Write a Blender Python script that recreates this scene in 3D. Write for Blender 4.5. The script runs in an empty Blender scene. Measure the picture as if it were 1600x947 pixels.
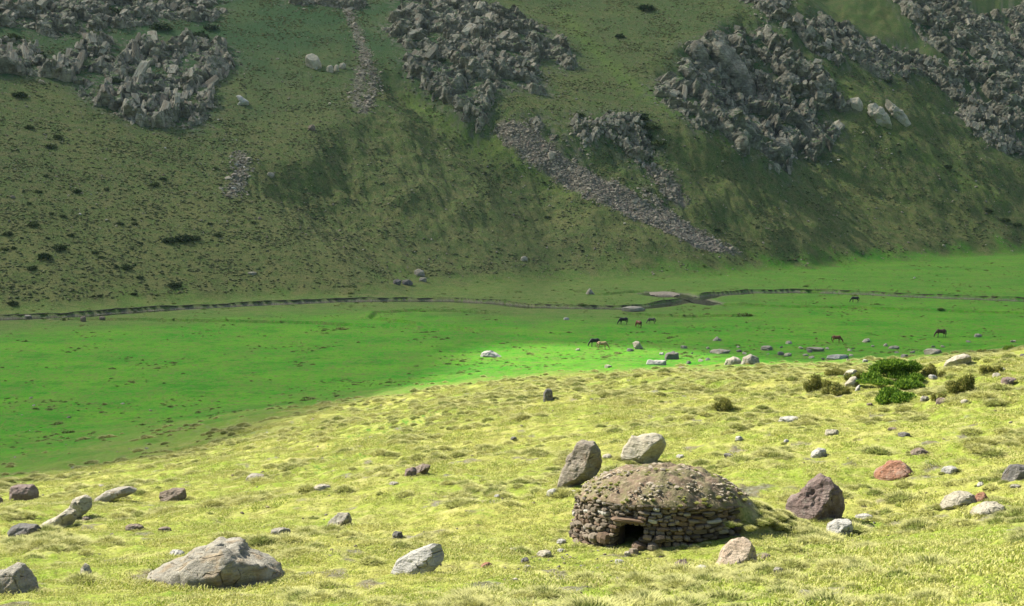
import bpy, bmesh, math, random
import numpy as np
from mathutils import Vector, Matrix, Euler
import time; _T0 = time.time(); random.seed(7); RNG = np.random.default_rng(11)
SC = bpy.context.scene
COL = SC.collection
# ------------------------------------------------------------------ camera, light, exposure
CAMZ = 40.0; FPX = 2200.0; PITCH = math.atan((473.5-230)/FPX)
cam = bpy.data.objects.new('camera', bpy.data.cameras.new('camera')); COL.objects.link(cam); SC.camera = cam
cam.location = (0, 0, CAMZ); cam.rotation_euler = (math.pi/2-PITCH, 0, 0)
cam.data.sensor_width = 36; cam.data.lens = FPX/1600*36; cam.data.clip_start = .1; cam.data.clip_end = 6000
SUN_AZ = math.radians(-63)       # measured from +Y towards +X: from the left and a little behind the scene
SUN_EL = math.radians(44)
SUN = np.array([math.sin(SUN_AZ)*math.cos(SUN_EL), math.cos(SUN_AZ)*math.cos(SUN_EL), math.sin(SUN_EL)])
w = bpy.data.worlds.new('World'); SC.world = w; w.use_nodes = True
nt = w.node_tree; bgn = nt.nodes['Background']
sky = nt.nodes.new('ShaderNodeTexSky'); sky.sky_type = 'NISHITA'; sky.sun_disc = False
sky.sun_elevation = SUN_EL; sky.sun_rotation = SUN_AZ
nt.links.new(sky.outputs[0], bgn.inputs[0]); bgn.inputs[1].default_value = 0.075
sl = bpy.data.lights.new('sun', 'SUN'); sl.energy = 5.0; sl.angle = math.radians(.5); sl.color = (1, .94, .83)
so = bpy.data.objects.new('sun', sl); COL.objects.link(so)
so.rotation_euler = Vector(SUN.tolist()).to_track_quat('Z', 'Y').to_euler(); so.location = (-300, 100, 400)
SC.view_settings.view_transform = 'Standard'; SC.view_settings.look = 'None'
SC.view_settings.exposure = 1.35; SC.view_settings.gamma = 1
SC.cycles.max_bounces = 5; SC.cycles.transparent_max_bounces = 8

# ------------------------------------------------------------------ noise
def h2(ix, iy, s=0):
    n = (ix.astype(np.int64)*374761393 + iy.astype(np.int64)*668265263 + s*974634777) & 0xffffffff
    n = ((n ^ (n >> 13))*1274126177) & 0xffffffff
    n = ((n ^ (n >> 16))*2246822519) & 0xffffffff
    return ((n ^ (n >> 15)) & 0xffffff)/float(0xffffff)
def vn(x, y, s=0):
    ix = np.floor(x); iy = np.floor(y); fx = x-ix; fy = y-iy
    ux = fx*fx*fx*(fx*(fx*6-15)+10); uy = fy*fy*fy*(fy*(fy*6-15)+10)
    def g(a, b):
        t = h2(ix+a, iy+b, s)*6.2832
        return np.cos(t)*(fx-a)+np.sin(t)*(fy-b)
    return ((g(0,0)*(1-ux)+g(1,0)*ux)*(1-uy)+(g(0,1)*(1-ux)+g(1,1)*ux)*uy)*1.4
def fbm(x, y, o=4, s=0, gain=.5):
    r = 0; a = 1; f = 1
    for k in range(o):
        r = r+a*vn(x*f+k*17.3, y*f-k*9.1, s+k); a *= gain; f *= 2.03
    return r
def h3(ix, iy, iz, s=0): return h2(ix+iz*57, iy-iz*131, s)
def vn3(x, y, z, s=0):
    ix = np.floor(x); iy = np.floor(y); iz = np.floor(z); fx = x-ix; fy = y-iy; fz = z-iz
    ux = fx*fx*(3-2*fx); uy = fy*fy*(3-2*fy); uz = fz*fz*(3-2*fz)
    def c(a, b, d): return h3(ix+a, iy+b, iz+d, s)*2-1
    l = lambda p, q, t: p+(q-p)*t
    return l(l(l(c(0,0,0), c(1,0,0), ux), l(c(0,1,0), c(1,1,0), ux), uy), l(l(c(0,0,1), c(1,0,1), ux), l(c(0,1,1), c(1,1,1), ux), uy), uz)
def fbm3(p, f=1., o=4, s=0):
    r = 0; a = 1
    for k in range(o):
        r = r+a*vn3(p[:,0]*f+k*3.1, p[:,1]*f+k*7.7, p[:,2]*f, s+k); a *= .5; f *= 2.1
    return r
def facet(x, y, s, tilt=.5, off=1.):
    """blocky Voronoi relief: every cell is a tilted plane of its own; returns height and distance to the joint"""
    ix = np.floor(x); iy = np.floor(y)
    b1 = np.full(x.shape, 9.); b2 = np.full(x.shape, 9.); hh = np.zeros(x.shape)
    for a in (-1, 0, 1):
        for b in (-1, 0, 1):
            cx = ix+a; cy = iy+b
            px = cx+.15+.7*h2(cx, cy, s); py = cy+.15+.7*h2(cx, cy, s+1)
            d = (x-px)**2+(y-py)**2
            v = (h2(cx, cy, s+2)-.5)*off+(h2(cx, cy, s+3)-.5)*tilt*(x-px)+(h2(cx, cy, s+4)-.5)*tilt*(y-py)
            m = d < b1
            b2 = np.where(m, b1, np.minimum(b2, d)); hh = np.where(m, v, hh); b1 = np.where(m, d, b1)
    return hh, np.sqrt(b2)-np.sqrt(b1)
def sm(a, b, x):
    t = np.clip((x-a)/(b-a), 0, 1); return t*t*(3-2*t)
def smax(a, b, k):
    h = np.clip(.5+.5*(a-b)/k, 0, 1); return b+(a-b)*h+k*h*(1-h)

# ------------------------------------------------------------------ terrain
def ray(px, py):
    x = (np.asarray(px, float)-800)/FPX; u = (473.5-np.asarray(py, float))/FPX
    c, s = math.cos(PITCH), math.sin(PITCH)
    return np.stack([x+0*u, c+u*s+0*x, -s+u*c+0*x], -1)
def at_depth(px, py, Y):
    d = ray(px, py); t = Y/d[...,1]; return np.array([0, 0, CAMZ])+d*np.asarray(t)[..., None]
HC = [(-250,947,30),(100,947,28),(338,930,31),(600,947,24),(800,947,21),(1100,947,19),(1400,947,17),(1750,947,15),
 (0,880,38),(200,850,44),(480,850,40),(650,890,33),(800,840,40),(960,872,37),(1110,838,38.6),(1150,885,34),(1210,822,39.8),(1300,830,40),(1550,860,27),
 (-100,810,60),(20,800,60),(140,790,62),(270,785,66),(500,765,62),(650,742,62),(820,760,51),(890,765,49),(1010,727,54),(1270,760,46),(1400,750,47),(1590,750,42),
 (-150,765,105),(0,768,100),(200,735,106),(400,698,108),(520,668,112),(100,735,130),(300,695,140),(480,650,155),(640,618,170),(650,650,100),(800,650,86),(1000,650,76),(1250,655,68),(1500,640,62),(1750,640,55),
 (720,622,130),(850,600,130),(1000,600,108),(880,584,180),(1060,576,180),(1200,572,195),(1100,592,106),(1250,612,84),(1390,612,76),(1600,580,75),
 (1200,576,140),(1300,584,105),(1450,573,100),(1600,551,90),(1300,567,190),(1450,554,190),(1600,541,190),(1750,538,90)]
_p = np.array(HC, float); HP = at_depth(_p[:,0], _p[:,1], _p[:,2])
_c = np.array([(-150,722),(0,704),(200,674),(400,638),(560,610),(700,586),(850,570),(1000,562),(1150,560),(1300,556)], float)
HP = np.vstack([HP, at_depth(_c[:,0], _c[:,1], CAMZ*FPX/(_c[:,1]-230))])
EXW = [(0,0,38.4),(-25,-5,33),(25,-5,42),(0,-40,48),(-80,-40,40),(80,-40,60),(-60,20,19),(-110,70,4),(-140,100,-2),(60,30,40),(110,80,38),(150,150,26),
 (-60,250,-9),(0,310,-8),(60,310,-7),(-110,210,-8),(130,280,-3),(-150,300,-25),(0,420,-22),(150,420,-22),(200,250,2),(250,100,36)]
HP = np.vstack([HP, np.array(EXW, float)])
def _U(r2): return .5*r2*np.log(r2+1e-9)
def rbf_fit(P, lam=2.):
    n = len(P); d2 = ((P[:,None,:2]-P[None,:,:2])**2).sum(-1)
    A = np.zeros((n+3, n+3)); A[:n,:n] = _U(d2)+lam*np.eye(n)
    A[:n,n] = 1; A[:n,n+1:] = P[:,:2]; A[n:,:n] = A[:n,n:].T
    return np.linalg.solve(A, np.r_[P[:,2], 0, 0, 0])
HWT = rbf_fit(HP)
def hill0(X, Y):
    r = HWT[-3]+HWT[-2]*X+HWT[-1]*Y
    for i in range(len(HP)):
        r = r+HWT[i]*_U((X-HP[i,0])**2+(Y-HP[i,1])**2)
    return np.clip(r, -30, 90)
# the stream: centre line through pixels of the flat valley floor
def floor_pt(px, py):
    d = ray(px, py); t = -CAMZ/d[...,2]; return np.array([0,0,CAMZ])+d*np.asarray(t)[...,None]
STREAM = [(-300,512),(-60,502),(0,498),(100,495),(200,488),(250,484),(330,480),(430,475),(530,471),(620,469),(700,470),(760,473),(830,479),(900,481),(980,482),(1030,478),(1070,470),(1120,461),(1180,457),(1240,456.5),(1300,458),(1360,460),(1440,464),(1520,467),(1600,470),(1800,477)]
SP = floor_pt(*np.array(STREAM, float).T)[:,:2]
POOL = floor_pt(np.array([1000,1015,1040,1075,1085,1110,1128,1105,1070,1045,1015]), np.array([458,461.5,465,468,473,476.5,474,468,459,456.5,456]))[:,:2]
DITCH = [[(90,498),(230,500),(330,502),(450,504),(540,507),(620,511),(680,516)],
 [(580,497),(590,489),(640,486),(700,486),(760,489)],[(585,498),(640,505),(700,511),(740,518)],
 [(1130,476),(1240,480),(1330,480),(1430,484),(1530,488),(1640,490)],[(820,440),(740,437),(690,434)],[(905,455),(940,460),(1000,456)],[(990,491),(1060,495),(1150,493)]]
DP = [floor_pt(*np.array(q, float).T)[:,:2] for q in DITCH]
def pl_dist(X, Y, P, signed=False):
    """distance to a polyline, side (+ = far side) and position along it"""
    best = np.full(X.shape, 1e9); side = np.zeros(X.shape); al = np.zeros(X.shape); L = 0
    for i in range(len(P)-1):
        a = P[i]; d = P[i+1]-a; l = math.hypot(*d)
        t = np.clip(((X-a[0])*d[0]+(Y-a[1])*d[1])/l**2, 0, 1)
        dx = X-a[0]-t*d[0]; dy = Y-a[1]-t*d[1]; q = np.hypot(dx, dy); m = q < best
        best = np.where(m, q, best); side = np.where(m, np.sign(d[0]*dy-d[1]*dx), side); al = np.where(m, L+t*l, al); L += l
    return best, side, al
def inpoly(X, Y, P):
    r = np.zeros(X.shape, bool); n = len(P)
    for i in range(n):
        x1, y1 = P[i][:2]; x2, y2 = P[(i+1) % n][:2]
        c = ((y1 > Y) != (y2 > Y)) & (X < (x2-x1)*(Y-y1)/(y2-y1+1e-12)+x1)
        r ^= c
    return r
def poly_sd(X, Y, P):
    Q = np.vstack([P, P[:1]])[:, :2]; d, _, _ = pl_dist(X, Y, Q); return np.where(inpoly(X, Y, P), d, -d)
BASE = np.array([(-420,300),(-200,318),(-123,338),(-91,398),(-38,428),(18,412),(57,432),(114,500),(194,545),(300,580),(500,600)], float)
def base_y(X): return np.interp(X, BASE[:,0], BASE[:,1])
def m_plane(X, Y):
    by = (base_y(X-14)+base_y(X)+base_y(X+14)+base_y(X-30)+base_y(X+30))/5
    v = Y-by-16
    return np.where(v > 0, .60*v+.0005*v*v, .18*v)
def hit_fn(px, py, fn, lo=12., hi=1000.):
    d = ray(px, py); d = d/d[1]
    if hi > 900 or fn is not H:
        t = np.concatenate([np.arange(lo, 120, .6), np.arange(120, hi, 1.6)])
    else:
        y = float(py); a_, b_ = (lo, 330) if y > 515 else (150, hi)
        t = np.concatenate([np.arange(a_, 120, .5), np.arange(max(a_, 120), b_, 1.6)])
    z = fn(t*d[0], t); k = np.nonzero(CAMZ+t*d[2] <= z)[0]
    if not len(k): return np.array([hi*d[0], hi, CAMZ+hi*d[2]])
    k = k[0]; a, b = t[max(k-1, 0)], t[k]
    for _ in range(12):
        m = .5*(a+b)
        if CAMZ+m*d[2] <= float(fn(np.array([m*d[0]]), np.array([m]))[0]): b = m
        else: a = m
    return np.array([b*d[0], b, CAMZ+b*d[2]])
def lift(pts, h): return np.array([hit_fn(x, y, m_plane)+np.array([0, 0, h]) for x, y in pts])
CONE = [(lift([(572,172)], 9.)[0], .60), (lift([(-60,95)], 10.)[0], .57), (lift([(1225,268)], 5.)[0], .56), (lift([(940,262)], 2.)[0], .60)]
RIDGE = [(lift([(560,-130),(640,-30),(700,60),(760,150),(800,185)], 7), .9),
 (lift([(640,-120),(800,-30),(900,75),(1000,150),(1080,195),(1180,262)], 13), .85),
 (lift([(1040,-130),(1160,-20),(1260,45),(1350,115),(1420,170),(1520,240),(1640,310)], 16), .8),
 (lift([(1240,-130),(1350,-40),(1440,40),(1530,140),(1640,225),(1740,300)], 18), .8),
 (lift([(-260,-20),(-60,20),(140,70),(300,110),(350,150)], 8), .9),
 (lift([(-100,-160),(120,-60),(300,-20),(420,30)], 9), .9)]
def mountain(X, Y):
    z = m_plane(X, Y)
    wx = X+3*fbm(X/22, Y/22, 3, 40); wy = Y+3*fbm(X/22, Y/22, 3, 44)
    for P, k in RIDGE:
        b = np.full(X.shape, -1e9)
        for i in range(len(P)-1):
            a = P[i]; d = P[i+1]-a; l2 = d[0]**2+d[1]**2
            t = np.clip(((wx-a[0])*d[0]+(wy-a[1])*d[1])/l2, 0, 1)
            q = np.hypot(wx-a[0]-t*d[0], wy-a[1]-t*d[1])
            b = np.maximum(b, a[2]+t*d[2]-k*(np.sqrt(q*q+9)-3))
        z = smax(z, b, 3.)
    for A, k in CONE:
        q = np.sqrt((wx-A[0])**2+(wy-A[1])**2+4)
        z = smax(z, A[2]-k*q+.00045*q*q, 6.)
    up = sm(-5, 25, z)
    rl = fbm((X+.35*Y)/9, Y/48, 3, 12); z = z+up*(1.7*fbm(X/26, Y/26, 4, 3)+.45*fbm(X/3.6, Y/3.6, 3, 9)-3.*np.maximum(0, .22-np.abs(rl))+1.1*fbm((X+.5*Y)/17, Y/90, 3, 18)+.20*fbm(X/1.3, Y/1.6, 2, 14))
    return -smax(-z, -(185+12*fbm(X/60, Y/60, 3, 15)), 50.)
HUT = at_depth(np.array(1035.), np.array(852.), np.array(39.6)); HUT_C = HUT[:2]
def H(X, Y, fine=True):
    X = np.asarray(X, float); Y = np.asarray(Y, float)
    near = Y < 330
    hl = np.where(near, 0., -30.)
    if near.any():
        hl = hl.copy(); hl[near] = hill0(X[near], Y[near])
    hm = np.full(X.shape, -30.); far = Y > 290
    if far.any(): hm[far] = mountain(X[far], Y[far])
    fl = .12*fbm(X/45, Y/45, 3, 21)+.08*fbm(X/7, Y/9, 3, 25)
    # stream bed: gravel side near us, a cut bank on the far side
    if far.any():
        xs, ys = X[far], Y[far]; d, s, al = pl_dist(xs, ys, SP); sd = d*s
        sd = sd+.7*fbm(al/7, al*0+.5, 3, 61)
        wdt = 1.6+.9*fbm(al/19, al*0+3.5, 2, 66)
        cut = -.42*sm(-wdt-1.6, -wdt+.3, sd)*(1-sm(wdt-.35, wdt+.25, sd))
        lev = (.55+.25*fbm(al/9, al*0, 3, 62))*sm(wdt-.2, wdt+.2, sd)*(1-sm(wdt+2, wdt+9, sd))
        pd = poly_sd(xs, ys, POOL)+.5*fbm(xs/3, ys/3, 2, 71)
        cut = np.minimum(cut, -.42*sm(-1.6, .6, pd))
        lev = lev*(1-sm(-2, 0, pd)); f2 = fl[far]+cut+lev
        for P in DP:
            dd, ss, al = pl_dist(xs, ys, P); q = dd*ss+.5*fbm(al/4, al*0, 2, 77)
            f2 = f2-.5*sm(-1.8, 0, q)*(1-sm(.5, .9, q))+.28*sm(.5, .9, q)*(1-sm(1.2, 4, q))*(1-sm(0, .2, dd*0))
        fl[far] = f2
    z = smax(hl, fl, 3.2)
    if far.any():
        hm = hm.copy(); hm[far] = -smax(-hm[far], -(.42*(sd-5)), 3.)
    z = np.where(far, smax(hm, z, 2.5), z)
    if fine:
        g = sm(.3, 3, z-fl)*(Y < 300)
        z = z+g*(.5*fbm(X/11, Y/11, 3, 31)*sm(25, 60, Y)+.16*fbm(X/2.6, Y/2.6, 3, 33)+.10*np.abs(fbm(X/.75, Y/.75, 3, 35))*sm(200, 120, Y))
        dh = np.hypot(X-HUT_C[0], Y-HUT_C[1]); k = 1-sm(2.0, 4.2, dh)
        if k.any(): z = z*(1-k)+k*(29.08+(X-HUT_C[0])*.08-(Y-HUT_C[1])*.09+.03*fbm(X/.8, Y/.8, 2, 36))
    return z
PA = np.radians(np.concatenate([np.arange(-180, -60, 6), np.arange(-60, -30, 1.5), np.arange(-30, -21.5, .35), np.arange(-21.5, 21.5, .068), np.arange(21.5, 30, .35), np.arange(30, 60, 1.5), np.arange(60, 180.1, 6)]))
PR = [.4]
while PR[-1] < 14: PR.append(PR[-1]*1.12)
while PR[-1] < 120: PR.append(PR[-1]*1.0062)
while PR[-1] < 318: PR.append(PR[-1]*1.0085)
while PR[-1] < 430: PR.append(PR[-1]+.75)
while PR[-1] < 640: PR.append(PR[-1]+1.05)
while PR[-1] < 720: PR.append(PR[-1]+2)
while PR[-1] < 1150: PR.append(PR[-1]*1.03)
PR = np.array(PR); PX = PR[:,None]*np.sin(PA)[None]; PY = PR[:,None]*np.cos(PA)[None]
PZ = H(PX.ravel(), PY.ravel()).reshape(PX.shape); print('heights', time.time()-_T0)
def hit(px, py):
    """where the line of sight through a pixel first meets the ground sheet"""
    d = ray(px, py); hl_ = math.hypot(d[0], d[1]); a = math.atan2(d[0], d[1]); j = int(np.searchsorted(PA, a))-1; t = (a-PA[j])/(PA[j+1]-PA[j])
    pr = PZ[:, j]*(1-t)+PZ[:, j+1]*t; g = pr-(CAMZ+PR*d[2]/hl_); k = np.nonzero((g >= 0) & (PR > 12))[0]
    if not len(k): r_h = 1000.
    else: k = k[0]; r_h = PR[k-1]+(PR[k]-PR[k-1])*(-g[k-1])/(g[k]-g[k-1])
    return np.array([r_h*d[0]/hl_, r_h*d[1]/hl_, CAMZ+r_h*d[2]/hl_])
def hits(pts): return np.array([hit(x, y) for x, y in pts])

# ------------------------------------------------------------------ mesh helpers
def mk_mesh(name, V, F, smooth=True):
    V = np.asarray(V, np.float32); F = np.asarray(F, np.int32); me = bpy.data.meshes.new(name)
    me.vertices.add(len(V)); me.vertices.foreach_set('co', V.ravel())
    k = F.shape[1]; me.loops.add(F.size); me.loops.foreach_set('vertex_index', F.ravel())
    me.polygons.add(len(F)); me.polygons.foreach_set('loop_start', np.arange(0, F.size, k, dtype=np.int32))
    me.polygons.foreach_set('use_smooth', np.full(len(F), smooth)); me.update(calc_edges=True); me.validate(); return me
def grid_faces(n, m):
    i = np.arange(n-1)[:,None]*m+np.arange(m-1)[None]; i = i.ravel()
    return np.stack([i, i+1, i+m+1, i+m], 1)
def attr(me, name, data):
    a = me.attributes.new(name, 'FLOAT_COLOR', 'POINT')
    d = np.ones((len(me.vertices), 4), np.float32)
    for i, c in enumerate(data): d[:, i] = c
    a.data.foreach_set('color', d.ravel())
def obj(name, me, mat=None, parent=None, loc=None, **props):
    o = bpy.data.objects.new(name, me); COL.objects.link(o)
    if mat and me is not None and not len(me.materials): me.materials.append(mat)
    if parent is not None: o.parent = parent
    if loc is not None: o.location = loc
    for k, v in props.items(): o[k] = v
    return o

# ------------------------------------------------------------------ materials
class NT:
    def __init__(s, name):
        s.m = bpy.data.materials.new(name); s.m.use_nodes = True; s.t = s.m.node_tree; s.b = s.t.nodes['Principled BSDF']
        s.b.inputs['Roughness'].default_value = .9; s.b.inputs['Specular IOR Level'].default_value = .2
        s.tc = s.t.nodes.new('ShaderNodeTexCoord')
    def n(s, ty, **kw):
        o = s.t.nodes.new(ty)
        for k, v in kw.items(): setattr(o, k, v)
        return o
    def l(s, a, b): s.t.links.new(a, b)
    def noise(s, scale, detail=4, rough=.6, vec=None, stretch=None, dist=0):
        q = s.n('ShaderNodeTexNoise'); q.inputs['Scale'].default_value = scale; q.inputs['Detail'].default_value = detail
        q.inputs['Roughness'].default_value = rough; q.inputs['Distortion'].default_value = dist
        v = vec or s.tc.outputs['Object']
        if stretch:
            mp = s.n('ShaderNodeMapping'); mp.inputs['Scale'].default_value = stretch; s.l(v, mp.inputs[0]); v = mp.outputs[0]
        s.l(v, q.inputs['Vector']); return q.outputs['Fac']
    def ramp(s, fac, a, b, c0=0., c1=1.):
        q = s.n('ShaderNodeMapRange', clamp=True); q.inputs[1].default_value = a; q.inputs[2].default_value = b
        q.inputs[3].default_value = c0; q.inputs[4].default_value = c1; s.l(fac, q.inputs[0]); return q.outputs[0]
    def mix(s, f, a, b):
        q = s.n('ShaderNodeMix', data_type='RGBA')
        if isinstance(f, (int, float)): q.inputs[0].default_value = f
        else: s.l(f, q.inputs[0])
        for i, c in ((6, a), (7, b)):
            if isinstance(c, tuple): q.inputs[i].default_value = (*c, 1)
            else: s.l(c, q.inputs[i])
        return q.outputs[2]
    def math(s, op, a, b=0.):
        q = s.n('ShaderNodeMath', operation=op)
        for i, c in ((0, a), (1, b)):
            if isinstance(c, (int, float)): q.inputs[i].default_value = c
            else: s.l(c, q.inputs[i])
        return q.outputs[0]
    def bump(s, h, st, dist):
        q = s.n('ShaderNodeBump'); q.inputs['Strength'].default_value = st; q.inputs['Distance'].default_value = dist
        s.l(h, q.inputs['Height']); s.l(q.outputs[0], s.b.inputs['Normal'])
    def col(s, c): s.l(c, s.b.inputs['Base Color'])
def sep(N, name):
    a = N.n('ShaderNodeAttribute', attribute_name=name); q = N.n('ShaderNodeSeparateColor'); N.l(a.outputs['Color'], q.inputs[0]); return q.outputs

def ground_mat():
    N = NT('ground'); z = sep(N, 'zone'); v = sep(N, 'veg')
    obj_ = N.tc.outputs['Object']
    # mountain pasture: olive grass, brownish heather, darker green
    n1 = N.noise(.045, 5, .6); n2 = N.noise(.35, 5, .65); n3 = N.noise(1.6, 5, .7); n4 = N.noise(5, 3, .7)
    n1b = N.noise(.13, 6, .7)
    c = N.mix(N.ramp(n1, .38, .62), (.050, .098, .026), (.088, .125, .038))
    c = N.mix(N.ramp(n1b, .44, .60, 0, .75), c, (.085, .120, .032))
    c = N.mix(N.ramp(n2, .47, .62, 0, .75), c, (.150, .125, .062))
    c = N.mix(N.ramp(n3, .50, .62, 0, .85), c, (.038, .062, .020))
    c = N.mix(N.ramp(n3, .46, .34, 0, .7), c, (.135, .17, .055))
    c = N.mix(N.ramp(n2, .44, .34, 0, .5), c, (.075, .135, .022))
    n6 = N.noise(3.2, 5, .75)
    c = N.mix(N.ramp(n6, .50, .58, 0, .85), c, (.030, .045, .018))
    c = N.mix(N.ramp(n6, .47, .40, 0, .75), c, (.165, .185, .07))
    c = N.mix(N.math('MULTIPLY', v[0], N.ramp(n2, .3, .55, .3, 1)), c, N.mix(n3, (.07, .15, .02), (.15, .21, .04)))      # fresh strips
    c = N.mix(N.math('MULTIPLY', v[1], .8), c, N.mix(n3, (.014, .048, .022), (.038, .092, .028)))      # darker green round the crags, higher up and at upper left
    c = N.mix(N.math('MULTIPLY', v[2], N.ramp(n2, .35, .6, .1, .6)), c, (.165, .170, .055))      # dry yellowish
    # meadow
    m1 = N.noise(.05, 4, .6, stretch=(1, 1.6, 1)); m2 = N.noise(.5, 5, .7); m3 = N.noise(2.2, 4, .7)
    m0 = N.noise(.16, 5, .7)
    g = N.mix(N.ramp(m1, .4, .6), (.044, .25, .009), (.095, .30, .014))
    g = N.mix(N.ramp(m0, .48, .62, 0, .5), g, (.125, .22, .028))
    g = N.mix(N.ramp(m2, .52, .64, 0, .8), g, (.13, .175, .045))
    g = N.mix(N.ramp(m3, .55, .66, 0, .8), g, (.27, .17, .075))
    g = N.mix(N.ramp(m2, .46, .34, 0, .75), g, (.022, .155, .014))
    g = N.mix(N.ramp(m3, .42, .30, 0, .6), g, (.10, .29, .015))
    m5 = N.noise(.07, 8, .8); g = N.mix(N.ramp(m5, .52, .62, 0, .6), g, (.105, .20, .030)); g = N.mix(N.ramp(m5, .47, .40, 0, .6), g, (.028, .175, .008)); m6 = N.noise(.30, 7, .85); g = N.mix(N.ramp(m6, .56, .66, 0, .8), g, (.16, .14, .055))
    m4 = N.noise(.9, 6, .8, stretch=(1, .45, 1)); g = N.mix(N.ramp(m4, .52, .62, 0, .7), g, (.10, .13, .04)); g = N.mix(N.ramp(m4, .46, .38, 0, .5), g, (.03, .14, .01))
    c = N.mix(z[0], c, g)
    # sunlit hillside: short yellow green turf and straw
    d1 = N.noise(.10, 5, .65); d2 = N.noise(.9, 5, .65); d3 = N.noise(4.5, 5, .7)
    d = N.mix(N.ramp(d1, .38, .62), (.22, .30, .032), (.36, .36, .085))
    d = N.mix(N.ramp(d2, .48, .66, 0, .75), d, (.42, .39, .15))
    d = N.mix(N.ramp(d2, .46, .33, 0, .8), d, (.19, .28, .032))
    d = N.mix(N.ramp(d3, .53, .66, 0, .8), d, (.17, .155, .06))
    d = N.mix(N.ramp(d3, .46, .35, 0, .7), d, (.43, .43, .14))
    c = N.mix(z[1], c, d)
    # bare stones and soil
    e = N.mix(N.ramp(n4, .4, .6), (.10, .085, .062), (.24, .22, .19)); e = N.mix(N.ramp(n3, .5, .6), e, (.16, .125, .09))
    c = N.mix(z[2], c, e); N.col(c)
    hb = N.math('ADD', N.math('MULTIPLY', N.noise(1.1, 7, .75), 1.), N.math('MULTIPLY', N.noise(6, 5, .75), .35))
    N.bump(hb, .9, .45); N.b.inputs['Specular IOR Level'].default_value = .05
    return N.m
GROUND = ground_mat()

def rock_mat(name, a, b, stain=None, sa=.4, dark=.035, scale=1., crack=1.4, stretch=(1,1,1), lichen=.25, lay=0., edge=.0):
    N = NT(name); o = N.tc.outputs['Object']
    st = N.noise(1.6*scale, 5, .7, stretch=(.55, .8, 4.5), dist=.5); n1 = N.noise(1.1*scale, 5, .65); n2 = N.noise(6*scale, 5, .7); n3 = N.noise(2.3*scale, 4, .6, dist=.6)
    c = N.mix(N.ramp(n1, .36, .64), a, b)
    c = N.mix(N.ramp(n2, .55, .75, 0, .6), c, tuple(x*.45 for x in a))
    c = N.mix(N.ramp(n2, .42, .30, 0, lichen*2), c, (.42, .41, .33))
    c = N.mix(N.ramp(st, .50, .64, 0, .6), c, tuple(x*.5 for x in a)); c = N.mix(N.ramp(N.noise(2.7*scale, 5, .75), .54, .60, 0, .5), c, tuple(x*.6 for x in b))
    if stain: c = N.mix(N.ramp(n3, .52, .64, 0, sa), c, stain)
    mp = N.n('ShaderNodeMapping'); mp.inputs['Scale'].default_value = stretch; N.l(o, mp.inputs[0])
    wv = N.n('ShaderNodeMix', data_type='VECTOR'); wv.inputs[0].default_value = .18
    nz = N.n('ShaderNodeTexNoise'); nz.inputs['Scale'].default_value = 2*scale; N.l(o, nz.inputs['Vector'])
    N.l(mp.outputs[0], wv.inputs[4]); N.l(nz.outputs['Color'], wv.inputs[5])
    vo = N.n('ShaderNodeTexVoronoi', feature='DISTANCE_TO_EDGE'); vo.inputs['Scale'].default_value = crack*scale; N.l(wv.outputs[1], vo.inputs['Vector'])
    cr = N.ramp(vo.outputs['Distance'], 0, .022, 1, 0)
    cr = N.math('MULTIPLY', cr, N.ramp(n3, .50, .60))
    c = N.mix(N.math('MULTIPLY', cr, .5), c, (dark, dark*.9, dark*.75)); N.col(c)
    hb = N.math('ADD', N.math('MULTIPLY', n2, .5), N.math('MULTIPLY', cr, -.6)); hb = N.math('ADD', hb, n1)
    hb = N.math('ADD', hb, N.math('MULTIPLY', N.noise(20*scale, 5, .75), .35)); hb = N.math('ADD', hb, N.math('MULTIPLY', st, .9))
    N.bump(hb, 1., .16/scale); N.b.inputs['Roughness'].default_value = .85
    return N.m
R_GREY = rock_mat('grey_rock', (.245,.225,.175), (.37,.345,.275), (.26,.17,.07), .45)
R_PALE = rock_mat('pale_rock', (.34,.305,.225), (.44,.405,.305), (.30,.24,.14), .25)
R_WHITE = rock_mat('white_rock', (.36,.345,.30), (.47,.455,.40), (.30,.26,.2), .25)
R_PURP = rock_mat('purple_brown_rock', (.15,.105,.088), (.235,.18,.155), (.28,.23,.19), .5)
R_RED = rock_mat('rust_red_rock', (.24,.105,.055), (.36,.20,.13), (.40,.34,.27), .5)
R_BROWN = rock_mat('brown_rock', (.16,.12,.085), (.26,.21,.16), (.10,.065,.04), .5)
R_DARK = rock_mat('dark_grey_rock', (.11,.105,.095), (.19,.18,.16), (.17,.12,.08), .4)
R_CRAG = rock_mat('crag_rock', (.10,.095,.065), (.33,.315,.235), (.16,.115,.065), .35, scale=.22, crack=2.2, stretch=(1,1,.45), dark=.015, lichen=.3)
R_STREAM = rock_mat('gravel', (.20,.185,.145), (.31,.285,.22), scale=3)
R_SCREE = rock_mat('scree_rock', (.23,.20,.14), (.40,.355,.265), (.25,.20,.13), .4)
R_TAUPE = rock_mat('taupe_rock', (.17,.145,.11), (.33,.29,.22), (.14,.09,.05), .5)
R_TAN = rock_mat('tan_rock', (.40,.30,.21), (.50,.41,.30), (.34,.30,.25), .2)
ROCKS = dict(crag=R_CRAG, tan=R_TAN, taupe=R_TAUPE, grey=R_GREY, pale=R_PALE, white=R_WHITE, purple=R_PURP, red=R_RED, brown=R_BROWN, dark=R_DARK)
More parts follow.
